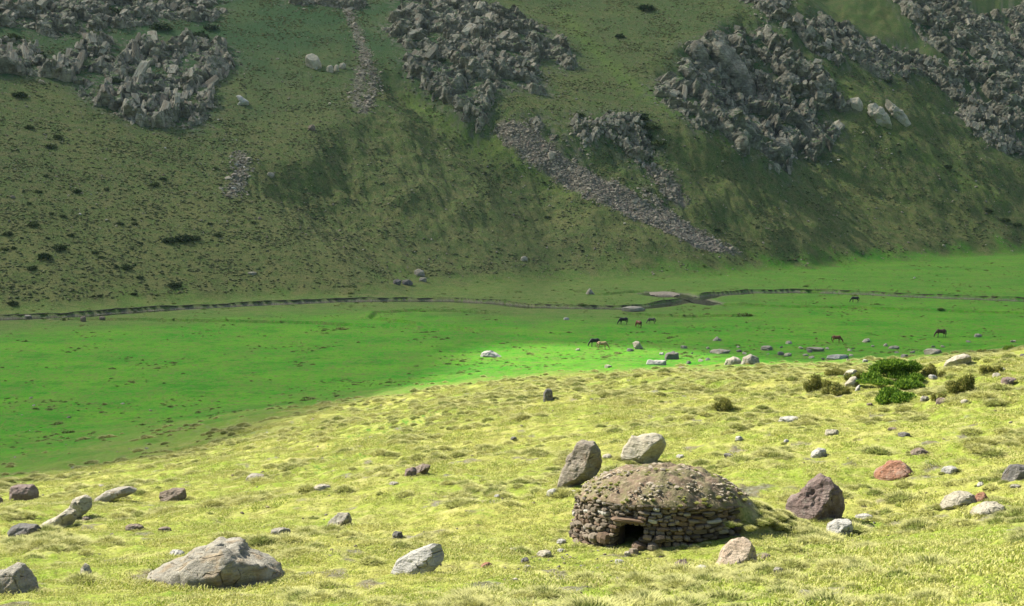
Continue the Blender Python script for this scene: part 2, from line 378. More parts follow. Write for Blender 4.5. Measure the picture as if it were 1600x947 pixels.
def leaf_mat(name, c1, c2, c3=None, trans=.25, obj_rand=True, base=None):
    N = NT(name); oi = N.n('ShaderNodeObjectInfo'); gi = N.n('ShaderNodeAttribute', attribute_name='shade')
    n = N.noise(.25, 3, .6, vec=(N.n('ShaderNodeNewGeometry').outputs['Position']))
    f = N.math('ADD', N.math('MULTIPLY', oi.outputs['Random'], .55), N.math('MULTIPLY', n, .45))
    c = N.mix(N.ramp(f, .3, .68), c1, c2)
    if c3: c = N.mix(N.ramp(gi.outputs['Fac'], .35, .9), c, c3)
    N.col(c); tr = N.n('ShaderNodeBsdfTranslucent'); N.l(c, tr.inputs[0]); mx = N.n('ShaderNodeMixShader'); mx.inputs[0].default_value = trans
    out = N.t.nodes['Material Output']; N.l(N.b.outputs[0], mx.inputs[1]); N.l(tr.outputs[0], mx.inputs[2]); N.l(mx.outputs[0], out.inputs[0])
    N.b.inputs['Roughness'].default_value = .8; N.b.inputs['Specular IOR Level'].default_value = .1
    return N.m
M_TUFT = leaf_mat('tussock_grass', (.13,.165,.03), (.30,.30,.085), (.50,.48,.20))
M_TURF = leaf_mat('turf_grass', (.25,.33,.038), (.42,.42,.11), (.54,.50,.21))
M_SCRUB = leaf_mat('scrub', (.022,.045,.014), (.055,.08,.022), (.10,.11,.04), .1)
M_SHRUB = leaf_mat('rhododendron', (.11,.14,.03), (.20,.21,.05), (.34,.31,.09), .25)
M_JUNI = leaf_mat('juniper', (.06,.135,.013), (.14,.25,.022), (.25,.37,.045), .3)
M_HEATH = leaf_mat('mountain_scrub', (.035,.060,.018), (.13,.135,.05), (.19,.18,.085), .1)
def simple(name, a, b, scale=3, rough=.7, bs=.3):
    N = NT(name); N.col(N.mix(N.ramp(N.noise(scale, 4), .35, .65), a, b)); N.b.inputs['Roughness'].default_value = rough
    N.bump(N.noise(scale*4, 3), bs, .02); return N.m

# ------------------------------------------------------------------ masks taken from outlines on the slopes
def W(pts): return hits(pts)
CRAGS = {
 'left': [(-40,70),(40,60),(80,105),(140,62),(230,70),(300,58),(345,65),(372,100),(360,118),(335,128),(332,165),(325,185),(300,205),(262,200),(222,196),(190,185),(160,165),(125,150),(112,128),(60,118),(-40,112)],
 'left_top': [(-60,-10),(60,-14),(130,10),(150,-15),(230,-10),(330,-12),(352,18),(330,36),(270,30),(230,40),(150,50),(80,60),(30,40),(-60,45)],
 'centre': [(592,42),(625,15),(600,-12),(690,-14),(760,10),(800,18),(850,42),(885,72),(903,105),(880,112),(858,92),(840,105),(842,128),(858,150),(830,145),(812,135),(790,140),(768,160),(766,188),(748,206),(722,188),(700,160),(672,148),(640,118),(628,98),(645,80),(622,66)],
 'ledge': [(828,190),(848,183),(870,205),(900,232),(905,215),(940,182),(965,176),(985,180),(1010,198),(1020,230),(1030,262),(1052,290),(1048,310),(1015,272),(990,255),(965,235),(940,215),(905,245),(868,218),(840,200)],
 'small': [(893,185),(912,180),(928,200),(925,216),(905,214),(893,205)],
 'right': [(1062,72),(1100,60),(1140,55),(1130,40),(1190,50),(1225,62),(1260,95),(1295,120),(1308,158),(1330,170),(1295,172),(1280,185),(1312,200),(1302,235),(1270,252),(1245,232),(1228,275),(1205,262),(1190,238),(1160,245),(1120,200),(1090,205),(1060,178),(1022,150),(1025,125),(1062,118)],
 'far_spur': [(1195,32),(1245,52),(1300,100),(1330,105),(1300,70),(1255,42),(1290,20),(1330,55),(1395,68),(1460,90),(1520,140),(1560,190),(1530,190),(1480,150),(1445,120),(1400,118),(1372,100),(1395,130),(1350,105),(1300,75),(1250,30),(1215,20)],
 'top_left_spur': [(1130,-14),(1180,-14),(1235,-10),(1232,15),(1205,28),(1180,12),(1150,-2)],
 'far_wall': [(1385,-14),(1660,-14),(1660,230),(1600,215),(1555,180),(1500,120),(1455,70),(1410,20)],
 'low_right': [(1480,178),(1515,170),(1560,195),(1640,225),(1640,262),(1600,245),(1560,235),(1530,215),(1512,195)],
 'top_centre': [(440,-14),(560,-14),(572,10),(545,14),(500,8),(450,6)],
}
CW = {k: W(v) for k, v in CRAGS.items()}
SCREE = W([(776,200),(800,190),(835,205),(870,235),(920,270),(965,290),(1010,318),(1060,345),(1115,375),(1130,392),(1085,385),(1040,360),(990,340),(930,310),(880,285),(830,255),(790,222)])
SCREE2 = W([(1000,250),(1030,262),(1060,290),(1072,320),(1050,315),(1020,275)])
DL = hits([(-300,790),(-60,758),(60,742),(200,724),(330,696),(420,666),(540,632),(690,605),(850,592),(1000,586),(1150,586),(1300,578),(1450,564),(1600,545),(1800,535)])[:, :2]
def dry_side(X, Y):
    q, s_, _ = pl_dist(X, Y, DL); return -q*s_
TRACK = [W([(528,-10),(545,20),(560,55),(570,85),(562,120),(556,165)]), W([(570,85),(585,120),(580,150),(568,175)])]
TRACKR = W([(1010,300),(1060,350),(1110,382),(1150,392)])
GULLY = W([(375,240),(380,265),(370,285),(362,305)])
STRIP = [W([(880,20),(930,80),(985,130),(1060,178),(1130,215)]), W([(1290,110),(1370,190),(1450,250),(1560,310)]), W([(640,160),(700,200),(760,235),(900,300)])]
print('masks ready', time.time()-_T0)

# ------------------------------------------------------------------ ground sheet
def build_ground():
    A = PA; R = PR; X = PX.ravel(); Y = PY.ravel(); Z = PZ.ravel()
    F = grid_faces(len(R), len(A))[:, ::-1]
    me = mk_mesh('ground', np.stack([X, Y, Z], 1), F)
    # zones
    hl = np.where(Y < 330, hill0(X, np.minimum(Y, 330)), -30.); hm = np.where(Y > 290, mountain(X, np.maximum(Y, 290)), -30.)
    nz = fbm(X/9, Y/9, 4, 90); d, s, al = pl_dist(X, Y, SP); sd = d*s; hm = np.minimum(hm, .42*(sd-5))
    dl = DL
    dq, ds, _ = pl_dist(X, Y, dl); dry = .45*sm(-48, 0, -dq*ds+13*nz)+.55*sm(-14, 14, -dq*ds+13*nz)*(Y < 330); mt = sm(-.6, 6, hm+4.5*nz+2*fbm(X/30, Y/12, 3, 88))  # wide skirt of the straw mask also paints the sunlit meadow pool yellower
    # the floor far from us turns from vivid green into olive
    px = X/np.maximum(Y, 1)*FPX+800
    olive = sm(-46, -6, sd+9*nz)*(1-.85*sm(0, 110, X))
    lush = (1-dry)*(1-mt)*(1-.75*olive)*(1-.22*sm(290, 420, Y))
    bare = np.zeros(X.shape); fl_ = .12*fbm(X/45, Y/45, 3, 21)+.08*fbm(X/7, Y/9, 3, 25)
    wet = (sd > -3.4-1.2*nz) & (sd < 2.4) & (Z < .2) & (Y > 300)
    bare = np.maximum(bare, np.where(wet, .85*sm(.0, -.22, Z-fl_+.18*fbm(X/5, Y/5, 3, 93)), 0))
    pd = poly_sd(X, Y, POOL); bare = np.maximum(bare, .8*sm(-2, 0, pd)*(Z < .2))
    bd = ((sd > 0) & (sd < 3.4) & (Z < .45) & (Z > -.7) & (Y > 300))
    n5 = fbm(X/2.2, Y/2.2, 4, 95)
    far = Y > 330; xf, yf = X[far], Y[far]; bf = bare[far]
    for P, k in ((SCREE, 2.5), (SCREE2, 1.5)): bf = np.maximum(bf, .85*sm(-1.5, 1., poly_sd(xf, yf, P)+1.5*n5[far]))
    for P in TRACK+[GULLY, TRACKR]:
        q, _, _ = pl_dist(xf, yf, P[:, :2]); bf = np.maximum(bf, .7*sm(1.6, -.6, q-1.6*n5[far]-1))
    rk = np.zeros(len(xf))
    for P in CW.values(): rk = np.maximum(rk, sm(-7, 3, poly_sd(xf, yf, P)+3*n5[far]))
    bf = np.maximum(bf, .5*rk*sm(.0, .4, n5[far])); bare[far] = bf
    # a little bare soil round the hut and patches on the hillside
    bare = np.maximum(bare, .8*sm(.50, .72, fbm(X/1.7, Y/1.7, 3, 97))*dry)
    lushy = np.zeros(X.shape)
    for P in STRIP:
        q, _, _ = pl_dist(xf, yf, P[:, :2]); lushy[far] = np.maximum(lushy[far], .5*sm(6, 0, q+4*n5[far]))
    dark_green = np.zeros(X.shape); dark_green[far] = np.clip(rk*.7+sm(45, 95, Z[far]+12*fbm(xf/20, yf/20, 3, 99))*sm(-10, -60, xf)*.9+.4*sm(50, 120, Z[far]), 0, 1)
    yel = np.zeros(X.shape); yel[far] = sm(42, 4, Z[far])*(.55+.45*sm(-40, -90, xf))+.35*sm(-.1, .5, fbm(xf/30, yf/30, 3, 98))
    foot = np.clip(mt*(1-mt)*4, 0, 1); yel = np.clip(np.maximum(yel, foot*.5), 0, 1)
    yel = np.clip(yel*mt+olive*(1-mt)*.7, 0, 1)
    attr(me, 'zone', (lush, dry, np.clip(bare, 0, 1))); attr(me, 'veg', (np.clip(lushy, 0, 1), dark_green, yel))
    print('ground', len(F)); return obj('ground', me, GROUND, kind='structure')
build_ground()
# water in the stream and its pool
def build_water():
    N = NT('stream_water'); N.b.inputs['Base Color'].default_value = (.03, .032, .022, 1); N.b.inputs['Roughness'].default_value = .08
    N.b.inputs['Specular IOR Level'].default_value = .5; N.bump(N.noise(2.5, 3), .25, .03)
    V = []; F = []
    P = SP
    for i, p in enumerate(P):
        a = P[max(i-1, 0)]; b = P[min(i+1, len(P)-1)]; t = (b-a)/np.linalg.norm(b-a); n = np.array([-t[1], t[0]])
        for s in (-6.5, 3.6): V.append((*(p+n*s), 0))
        if i: F.append((2*i-2, 2*i, 2*i+1, 2*i-1)[::-1])
    V = np.array(V); V[:,2] = -.24
    k = len(V); me = mk_mesh('stream_water', V, np.array(F)[:, ::-1]); obj('stream', me, N.m, kind='structure')
    c = POOL.mean(0); V2 = [(c[0], c[1], -.235)]+[(*(c+(p-c)*1.12), -.235) for p in POOL]
    F2 = [(0, 1+i, 1+(i+1) % len(POOL)) for i in range(len(POOL))]
    obj('pool', mk_mesh('pool_water', V2, F2), N.m, kind='structure')
build_water()

def build_banks():
    """steep bare earth bank on the far side of the stream and of the old ditches"""
    N = NT('bank_earth'); N.col(N.mix(N.ramp(N.noise(1.4, 4, .7), .35, .65), (.028, .034, .014), (.075, .072, .036))); N.bump(N.noise(4, 4), .8, .1)
    def strip(name, P, off, hgt, low, gaps=0., seed=0, kw=None):
        L = np.r_[0, np.cumsum(np.linalg.norm(np.diff(P, axis=0), axis=1))]; u = np.arange(0, L[-1], .8); x = np.interp(u, L, P[:, 0]); y = np.interp(u, L, P[:, 1])
        tx = np.gradient(x); ty = np.gradient(y); q = np.hypot(tx, ty); nx, ny = -ty/q, tx/q
        o_ = off(u) if callable(off) else off+0*u; o_ = o_+.25*fbm(u/2.5, u*0, 3, seed); x = x+nx*o_; y = y+ny*o_
        g = H(x+nx*1.1, y+ny*1.1); h = hgt*(.75+.6*fbm(u/6, u*0+4, 3, seed+5)); h = h*np.where(fbm(u/14, u*0+9, 2, seed+7) > .5-gaps, .15, 1)
        top = np.maximum(g, low)+.02; bot = np.maximum(top-h-.1, low-.3) if kw else top-h-.1
        V = np.vstack([np.stack([x, y, bot], 1), np.stack([x+nx*.1, y+ny*.1, top+.05*fbm(u/1., u*0, 2, seed+2)], 1), np.stack([x+nx*.9, y+ny*.9, top-.04], 1)]); n = len(u); F = []
        for j in (0, 1):
            i = np.arange(n-1)+j*n; F.append(np.stack([i, i+1, i+1+n, i+n], 1))
        obj(name, mk_mesh(name, V, np.vstack(F)), N.m, kind='structure')
    strip('stream_bank', SP, lambda u: 1.6+.9*fbm(u/19, u*0+3.5, 2, 66)-.7*fbm(u/7, u*0+.5, 3, 61)+.25, .30, -.2, .32, 700)
    strip('pool_bank', floor_pt(np.array([1068, 1080, 1092, 1110, 1130]), np.array([472, 474.6, 476., 477.5, 476.]))[:, :2], .3, .55, -.2, -1, 790)
build_banks()

# ------------------------------------------------------------------ the cloud whose shadow covers the mountain and most of the meadow
def build_cloud():
    E = [(-80,775),(0,750),(90,738),(180,728),(280,708),(360,688),(430,668),(520,645),(620,622),(655,606),(682,578),(702,554),(765,540),(880,538),(980,541),(1060,546),(1130,555),(1190,572),(1260,578),(1330,570),(1400,558),(1460,549),(1530,542),(1650,532)]
    G = hits(E)
    for i, (x_, y_) in enumerate(E):
        if x_ > 1200: G[i] = at_depth(np.array(float(x_)), np.array(float(y_)), np.interp(x_, [1200, 1260, 1330, 1400, 1460, 1530, 1650], [165, 150, 135, 118, 105, 97, 92]))
    for i in range(1, len(G)): G[i, 0] = max(G[i, 0], G[i-1, 0]+.4)
    G = np.vstack([[G[0]+[-1400, 60, 0]], [G[0]+[-300, 25, 0]], G, [G[-1]+[120, -5, 0]], [G[-1]+[1300, 40, 0]]])
    # resample by arc length
    L = np.r_[0, np.cumsum(np.linalg.norm(np.diff(G[:, :2], axis=0), axis=1))]; u = np.sort(np.r_[np.linspace(0, L[-1], 90), np.linspace(L[2], L[-3], 160)])
    G = np.stack([np.interp(u, L, G[:, i]) for i in range(3)], 1)
    ALT = 760.
    B = G+SUN*((ALT-G[:, 2:3])/SUN[2])
    xg = np.concatenate([np.linspace(B[0, 0], B[1, 0], 20)[:-1], np.arange(B[1, 0], B[-2, 0], 2.), np.linspace(B[-2, 0], B[-1, 0], 20)]); yb = np.full(len(xg), -1e9)
    for i in range(len(B)-1):
        p_, q_ = (B[i], B[i+1]) if B[i, 0] <= B[i+1, 0] else (B[i+1], B[i]); k_ = (xg >= p_[0]-1e-6) & (xg <= q_[0]+1e-6)
        yb = np.where(k_, np.maximum(yb, p_[1]+(q_[1]-p_[1])*(xg-p_[0])/max(q_[0]-p_[0], 1e-6)), yb)
    yb = np.where(yb < -1e8, np.interp(xg, xg[yb > -1e8], yb[yb > -1e8]), yb)
    B = np.stack([xg, yb, np.full(len(xg), ALT)], 1); u = xg-xg[0]
    v = np.r_[0, np.geomspace(6, 1500, 46)]
    n, m = len(B), len(v); cf = np.polyfit(B[20:-20, 0], B[20:-20, 1], 1); Cy = np.polyval(cf, np.clip(B[:, 0], B[20, 0], B[-20, 0])); wk = sm(5, 700, v)[None]; x = np.repeat(B[:, 0], m); y = (B[:, 1:2]*(1-wk)+Cy[:, None]*wk+v[None]).ravel(); vv = np.tile(v, n); uu = np.repeat(u, m)
    cf = np.polyfit(B[20:-20, 0], B[20:-20, 1], 1); fx = np.clip(x, B[20, 0], B[-20, 0]); dv = y-np.polyval(cf, fx)
    e = np.minimum(np.minimum(sm(120, 650, dv), sm(0, 300, 1500-vv)), np.minimum(sm(0, 300, uu), sm(0, 300, u[-1]-uu)))
    x = x+e*12*fbm(x/200, y/200, 2, 5)
    nb = fbm(x/260, y/260, 2, 201); nt_ = fbm(x/260, y/260, 3, 207)
    zt = ALT+e*(70+40*nt_); zb = ALT-e*(30+16*nb)
    zt = zt+.02*np.minimum(vv, 12); zb = zb-.02*np.minimum(vv, 12)
    V = np.vstack([np.stack([x, y, zt], 1), np.stack([x, y, zb], 1)]); F = grid_faces(n, m); F = np.vstack([F[:, ::-1], F+n*m])
    me = mk_mesh('cloud', V, F)
    N = NT('cloud_vapour'); t = N.t; out = t.nodes['Material Output']; N.b.inputs['Base Color'].default_value = (.95, .95, .95, 1); N.b.inputs['Roughness'].default_value = 1
    tr = N.n('ShaderNodeBsdfTranslucent'); tr.inputs[0].default_value = (.95, .96, .98, 1); tp = N.n('ShaderNodeBsdfTransparent')
    a = N.n('ShaderNodeMixShader'); a.inputs[0].default_value = .6; N.l(N.b.outputs[0], a.inputs[1]); N.l(tr.outputs[0], a.inputs[2])
    b = N.n('ShaderNodeMixShader'); b.inputs[0].default_value = .56; N.l(a.outputs[0], b.inputs[1]); N.l(tp.outputs[0], b.inputs[2]); N.l(b.outputs[0], out.inputs[0])
    obj('cloud', me, N.m, kind='structure')
build_cloud()

# ------------------------------------------------------------------ crags on the mountain
def crag_mat():
    m = R_CRAG.copy(); m.name = 'crag_rock_with_grass_ledges'; t = m.node_tree; b = t.nodes['Principled BSDF']
    src = b.inputs['Base Color'].links[0].from_socket
    g = t.nodes.new('ShaderNodeNewGeometry'); sx = t.nodes.new('ShaderNodeSeparateXYZ'); t.links.new(g.outputs['Normal'], sx.inputs[0])
    nz = t.nodes.new('ShaderNodeTexNoise'); nz.inputs['Scale'].default_value = .35; nz.inputs['Detail'].default_value = 5
    t.links.new(g.outputs['Position'], nz.inputs['Vector'])
    ad = t.nodes.new('ShaderNodeMath'); ad.operation = 'MULTIPLY_ADD'; ad.inputs[1].default_value = .9; t.links.new(nz.outputs['Fac'], ad.inputs[0]); t.links.new(sx.outputs['Z'], ad.inputs[2])
    mr = t.nodes.new('ShaderNodeMapRange'); mr.inputs[1].default_value = 1.14; mr.inputs[2].default_value = 1.26; t.links.new(ad.outputs[0], mr.inputs[0])
    mx = t.nodes.new('ShaderNodeMix'); mx.data_type = 'RGBA'; t.links.new(mr.outputs[0], mx.inputs[0]); t.links.new(src, mx.inputs[6]); mx.inputs[7].default_value = (.045, .085, .022, 1)
    t.links.new(mx.outputs[2], b.inputs['Base Color']); return m
M_CRAG = crag_mat()
def build_crag(P, seed, label, amp=1., lean=.35, step=.5, base=2.2, cell=1.):
    P2 = P[:, :2]; mn = P2.min(0)-5; mx = P2.max(0)+5
    xs = np.arange(mn[0], mx[0], step); ys = np.arange(mn[1], mx[1], step*.85); X, Y = np.meshgrid(xs, ys, indexing='ij')
    sh = X.shape; X = X.ravel(); Y = Y.ravel(); Z = H(X, Y, False); Zg = Z.reshape(sh)
    K = 5; zp = np.pad(Zg, K, mode='edge'); ker = np.ones(2*K+1)/(2*K+1)
    zs = np.apply_along_axis(lambda a: np.convolve(a, ker, 'valid'), 0, zp); zs = np.apply_along_axis(lambda a: np.convolve(a, ker, 'valid'), 1, zs)
    gx = np.gradient(zs, step, axis=0).ravel(); gy = np.gradient(zs, step*.85, axis=1).ravel()
    n = np.stack([-gx, -gy, np.ones(len(X))], 1); n[:, 1] -= .35; n /= np.linalg.norm(n, axis=1)[:, None]
    s = Y*1.25; u = X+lean*s+1.2*fbm(X/5, s/7, 3, seed); v = s+1.2*fbm(X/5, s/5, 3, seed+9)
    asp = 2.1 if lean < .2 else 1.25; f1, e1 = facet(u/(6.5*cell), v/(6.5*asp*cell), seed, .8, 1.5); f2, e2 = facet(u/(2.8*cell), v/(2.8*asp*cell), seed+20, 1., 1.1); f3, e3 = facet(u/(1.3*cell)+3, v/(1.3*asp*cell), seed+40, 1.1, .9)
    sdp = poly_sd(X, Y, P2)+1.6*fbm(X/5, Y/5, 3, seed+60)
    m = sm(-2.5, 2.5, sdp)
    led = fbm(X/8, s/6, 4, seed+70)
    bt = np.maximum(0, 1-2.2*np.abs(fbm((X+lean*s)/15, s/30, 2, seed+90)))
    d = -2.2+m*(base+1.0+amp*(2.8*bt-.6+2.2*f1+1.2*f2+.4*f3)+.2-3.6*amp*sm(.15, .45, led))-1.2*sm(.12, 0, e1)*m-.6*sm(.12, 0, e2)*m-.15*sm(.12, 0, e3)*m+.10*fbm(X/.9, s/1.2, 3, seed+80)*m
    V = np.stack([X, Y, Z], 1)+n*d[:, None]
    F = grid_faces(*sh); keep = (d[F].max(1) > -.7); F = F[keep]
    used = np.unique(F); re = np.zeros(len(V), int)-1; re[used] = np.arange(len(used))
    me = mk_mesh('rock_crag', V[used], re[F][:, ::-1], smooth=False)
    o = obj('rock_crag', me, M_CRAG, label=label, category='rock crag')
    # the loose edged blocks and slabs standing out of the face, all with the same bedding
    r = np.random.default_rng(seed); W_ = d; sel = np.nonzero((W_ > -.15) & (sdp > -1.2))[0]; n_ = min(298, int(len(sel)*step*step/2.8)); sel = r.choice(sel, min(n_*6, len(sel)), replace=False)
    pts = []
    for q in sel:
        sz = float(np.exp(r.normal(.10, .45)))*(.7+.3*cell)
        if sz > 3.6: sz = 3.6
        if all((X[q]-p[0])**2+((Y[q]-p[1])*1.2)**2 > (.44*(sz+p[3]))**2 for p in pts): pts.append((X[q], Y[q], Z[q], sz, n[q], d[q]))
        if len(pts) >= n_: break
    tall = 3.4 if lean < .2 else 2.4; dipa = math.radians(-6 if lean < .2 else -28)
    for X_, Y_, Z_, sz, nn, dd_ in pts:
        b_ = bpy.data.objects.new('rock_block', BLOCKS[int(r.integers(len(BLOCKS)))]); COL.objects.link(b_); b_.parent = o
        dd_ = dd_-.30*sz; b_.location = (X_+nn[0]*dd_, Y_+nn[1]*dd_, Z_+nn[2]*dd_); el = r.uniform(.75, 1.3)
        ny = Vector(nn.tolist()); tz = (Vector((0, 0, 1))-ny*ny.z).normalized(); Mx = Matrix((ny.cross(tz), ny, tz)).transposed() @ Euler((r.normal(-.10, .16), dipa+r.normal(0, .16), r.normal(0, .22))).to_matrix()
        b_.rotation_euler = Mx.to_euler(); b_.scale = (sz*.50*el, sz*.42*r.uniform(.7, 1.2), sz*.5*tall/el*r.uniform(.6, 1.2))
    print('crag', label[:20], len(F), len(pts)); return o
def block_mesh(k):
    r = random.Random(k+50); bm = bmesh.new(); bmesh.ops.create_cube(bm, size=2)
    for v in bm.verts: v.co += Vector((r.uniform(-.18, .18), r.uniform(-.18, .18), r.uniform(-.15, .15)))
    for _ in range(8):
        n = Vector((r.gauss(0, 1), r.gauss(0, 1), r.gauss(0, .8))).normalized(); dmax = max(v.co.dot(n) for v in bm.verts)
        res = bmesh.ops.bisect_plane(bm, geom=bm.verts[:]+bm.edges[:]+bm.faces[:], plane_co=n*dmax*r.uniform(.68, .9), plane_no=n, clear_outer=True)
        ed = [e for e in res['geom_cut'] if isinstance(e, bmesh.types.BMEdge)]
        if ed: bmesh.ops.contextual_create(bm, geom=ed)
    me = bpy.data.meshes.new('rock_block'); bm.to_mesh(me); bm.free(); me.materials.append(M_BLOCK); return me
def block_mat():
    N = NT('crag_block_rock'); oi = N.n('ShaderNodeObjectInfo').outputs['Random']; st = N.noise(1.6, 5, .75, stretch=(2.2, 1, .35)); n = N.noise(1.2, 5, .7); n2 = N.noise(5, 4, .75)
    c = N.mix(N.ramp(oi, .0, 1.), (.115, .108, .075), (.33, .315, .235)); c = N.mix(N.ramp(st, .5, .62, 0, .75), c, (.06, .052, .036)); c = N.mix(N.ramp(n, .52, .62, 0, .5), c, (.19, .125, .07)); c = N.mix(N.ramp(n2, .44, .34, 0, .7), c, (.37, .36, .28))
    c = N.mix(N.ramp(n, .42, .34, 0, .5), c, (.06, .085, .035)); N.col(c); N.bump(N.math('ADD', st, N.math('MULTIPLY', n2, .6)), 1., .25); return N.m
M_BLOCK = block_mat(); BLOCKS = [block_mesh(k) for k in range(14)]
CL = {'left': ('broad grey crag of upright slabs at upper left with a ragged lower edge', 1.15, .12, 1.3),
 'left_top': ('broken brownish crag with green ledges in the top left corner', 1., .2, 1.),
 'centre': ('large dark crag at top centre, standing over the left end of the scree', 1.2, .35, 1.),
 'ledge': ('thin broken rock rib running down to the right of the scree', .8, .4, .7),
 'small': ('small rock outcrop between the scree and the shaded rib', .6, .3, .5),
 'right': ('big grey crag right of centre with rounded blocks along its lower edge', 1.3, .25, 1.),
 'far_spur': ('long broken line of grey rocks following the grassy ridge at upper right', 1., .5, .8),
 'top_left_spur': ('small grey crag cut by the top edge, right of centre', .9, .4, .8),
 'far_wall': ('blue grey rock wall filling the top right corner', 1.2, .4, 1.),
 'low_right': ('low grey crag at the right edge below the rock wall', .9, .3, .9),
 'top_centre': ('low broken brown outcrop cut by the top edge, left of the stony gully', .8, .2, .8)}
for i, (k, P) in enumerate(CW.items()): build_crag(P, 300+i*17, CL[k][0], CL[k][1], CL[k][2], .5, 2.2, CL[k][3])

# ------------------------------------------------------------------ boulders
_ico = {}
def ico(n):
    if n not in _ico:
        b = bmesh.new(); bmesh.ops.create_icosphere(b, subdivisions=n, radius=1)
        _ico[n] = (np.array([v.co[:] for v in b.verts]), np.array([[v.index for v in f.verts] for f in b.faces])); b.free()
    return _ico[n]
def star_radius(th, P):
    r = np.full(th.shape, 0.); c, s = np.cos(th), np.sin(th)
    for i in range(len(P)):
        a = P[i]; b = P[(i+1) % len(P)]; e = b-a; den = c*e[1]-s*e[0]
        den = np.where(np.abs(den) < 1e-9, 1e-9, den)
        t = (a[0]*e[1]-a[1]*e[0])/den; q = (a[0]*s-a[1]*c)/den
        r = np.where((t > 0) & (q >= -1e-6) & (q <= 1+1e-6), np.maximum(r, t), r)
    return np.where(r <= 0, .3*np.abs(P).max(), r)
def boulder_mesh(P, depth, seed, sub=4, rough=.05, cuts=7, p=2.6, face=None):
    """a solid whose outline towards the valley is the star polygon P (metres, x right, z up), with real depth and chipped faces"""
    V, F = ico(sub); V = V.copy(); r = np.random.default_rng(seed)
    rho = np.hypot(V[:,0], V[:,2])+1e-9; R = star_radius(np.arctan2(V[:,2], V[:,0]), P)
    k = ((rho/R)**p+(np.abs(V[:,1])/depth)**p)**(-1/p); V = V*k[:, None]
    size = np.abs(P).max()
    planes = list(face or [])
    for _ in range(cuts):
        a = r.uniform(0, 6.283); n = np.array([math.cos(a)*.75, (-1 if r.random() < .62 else 1)*r.uniform(.5, 1), math.sin(a)*.75]); planes.append((*n, r.uniform(.66, .92)))
    for pl in planes:
        n = np.array(pl[:3], float); n /= np.linalg.norm(n); dd = V@n; lim = dd.max()*pl[3]; V -= np.maximum(0, dd-lim)[:, None]*n*.96
    nr = V/np.linalg.norm(V, axis=1)[:, None]; f = 1/size
    ns = 8 if sub < 4 else 16 if sub == 4 else 30
    sdv = V[r.choice(len(V), ns, replace=False)]*f; tl = r.normal(size=(ns, 3))*.5; of = r.uniform(-.6, .6, ns)
    qq = V*f+.10*np.stack([fbm3(V*f+k*5, 3, 2, seed+k) for k in range(3)], 1); dd2 = ((qq[:, None]-sdv[None])**2).sum(-1); ii = dd2.argmin(1); so_ = np.sqrt(np.sort(dd2, 1)[:, :2]); jt = sm(.05, 0, so_[:, 1]-so_[:, 0])
    ch = of[ii]*.8+(tl[ii]*(qq-sdv[ii])).sum(1)*3.-.35*jt; V += nr*(ch*rough*.75*size)[:, None]
    if sub >= 3:
        q = V*f+seed*.37
        dsp = .5*fbm3(q, 1.6, 3, seed)+.6*fbm3(q, 5, 4, seed+3)-.5*sm(.08, 0, np.abs(fbm3(q, 2.2, 2, seed+8)))
        V += nr*(dsp*rough*size)[:, None]
    return mk_mesh('boulder', V, F, smooth=(sub >= 5))
def zz(ox, oy, sc, pts): return [(ox+x/sc, oy+y/sc) for x, y in pts]
def boulder(pts, depth, mat, label, cat='boulder', name='boulder', group=None, seed=None, sub=None, bury=.25, face=None, cuts=6, rough=.05, p=2.6, part=None):
    pts = np.array(pts, float); x0, x1 = pts[:,0].min(), pts[:,0].max(); yb = pts[:,1].max(); yt = pts[:,1].min()
    cx = .5*(x0+x1); g = hit(cx, yb-.12*(yb-yt)); s = FPX/g[1]; wd = (x1-x0)/s
    D = depth*wd*.5; Yc = g[1]+D*.75; s = FPX/Yc
    c = at_depth(np.array(cx), np.array(.5*(yb+yt)), Yc); hgt = (yb-yt)/s
    q_ = np.roll(pts, -1, 0); ar = pts[:,0]*q_[:,1]-q_[:,0]*pts[:,1]; ccx = ((pts[:,0]+q_[:,0])*ar).sum()/(3*ar.sum()); ccy = ((pts[:,1]+q_[:,1])*ar).sum()/(3*ar.sum())
    c = at_depth(np.array(ccx), np.array(ccy), Yc)
    P = np.stack([(pts[:,0]-ccx)/s, (ccy-pts[:,1])/s*1.02], 1)
    lowm = P[:,1] < -.12*hgt; P[lowm, 1] -= bury*hgt; P[lowm, 0] *= 1.03
    seed = seed or int(cx*7+yb); sub = sub or (5 if wd*s > 90 else 4 if wd*s > 26 else 3)
    me = boulder_mesh(P, D, seed, sub, rough, cuts, p, face)
    o = obj(name, me, ROCKS[mat], loc=c.tolist(), label=label, category=cat)
    if group: o['group'] = group
    return o
def bbx(x0, y0, x1, y1, seed=0):
    r = np.random.default_rng(int(x0*3+y0)+seed); n = 9; cx, cy, a, b = (x0+x1)/2, (y0+y1)/2, (x1-x0)/2, (y1-y0)/2; o = []
    for i in range(n):
        t = 6.283*(i+r.uniform(-.25, .25))/n; k = r.uniform(.82, 1.05)
        o.append((cx+a*k*np.sign(math.cos(t))*abs(math.cos(t))**.8, cy+b*k*np.sign(math.sin(t))*abs(math.sin(t))**.8))
    return o
A_ = lambda p: zz(0, 627, 2.96, p); B_ = lambda p: zz(530, 627, 2.96, p); C_ = lambda p: zz(1060, 627, 2.96, p)
E_ = lambda p: zz(1240, 540, 4.444, p); F_ = lambda p: zz(900, 480, 8.89, p); M_ = lambda p: zz(530, 310, 2.96, p); N_ = lambda p: zz(1060, 310, 2.96, p)
T1_ = lambda p: zz(0, 0, 2.96, p); T3_ = lambda p: zz(1060, 0, 2.96, p)
BB = lambda fn, x0, y0, x1, y1: bbx(*fn([(x0, y0)])[0], *fn([(x1, y1)])[0])
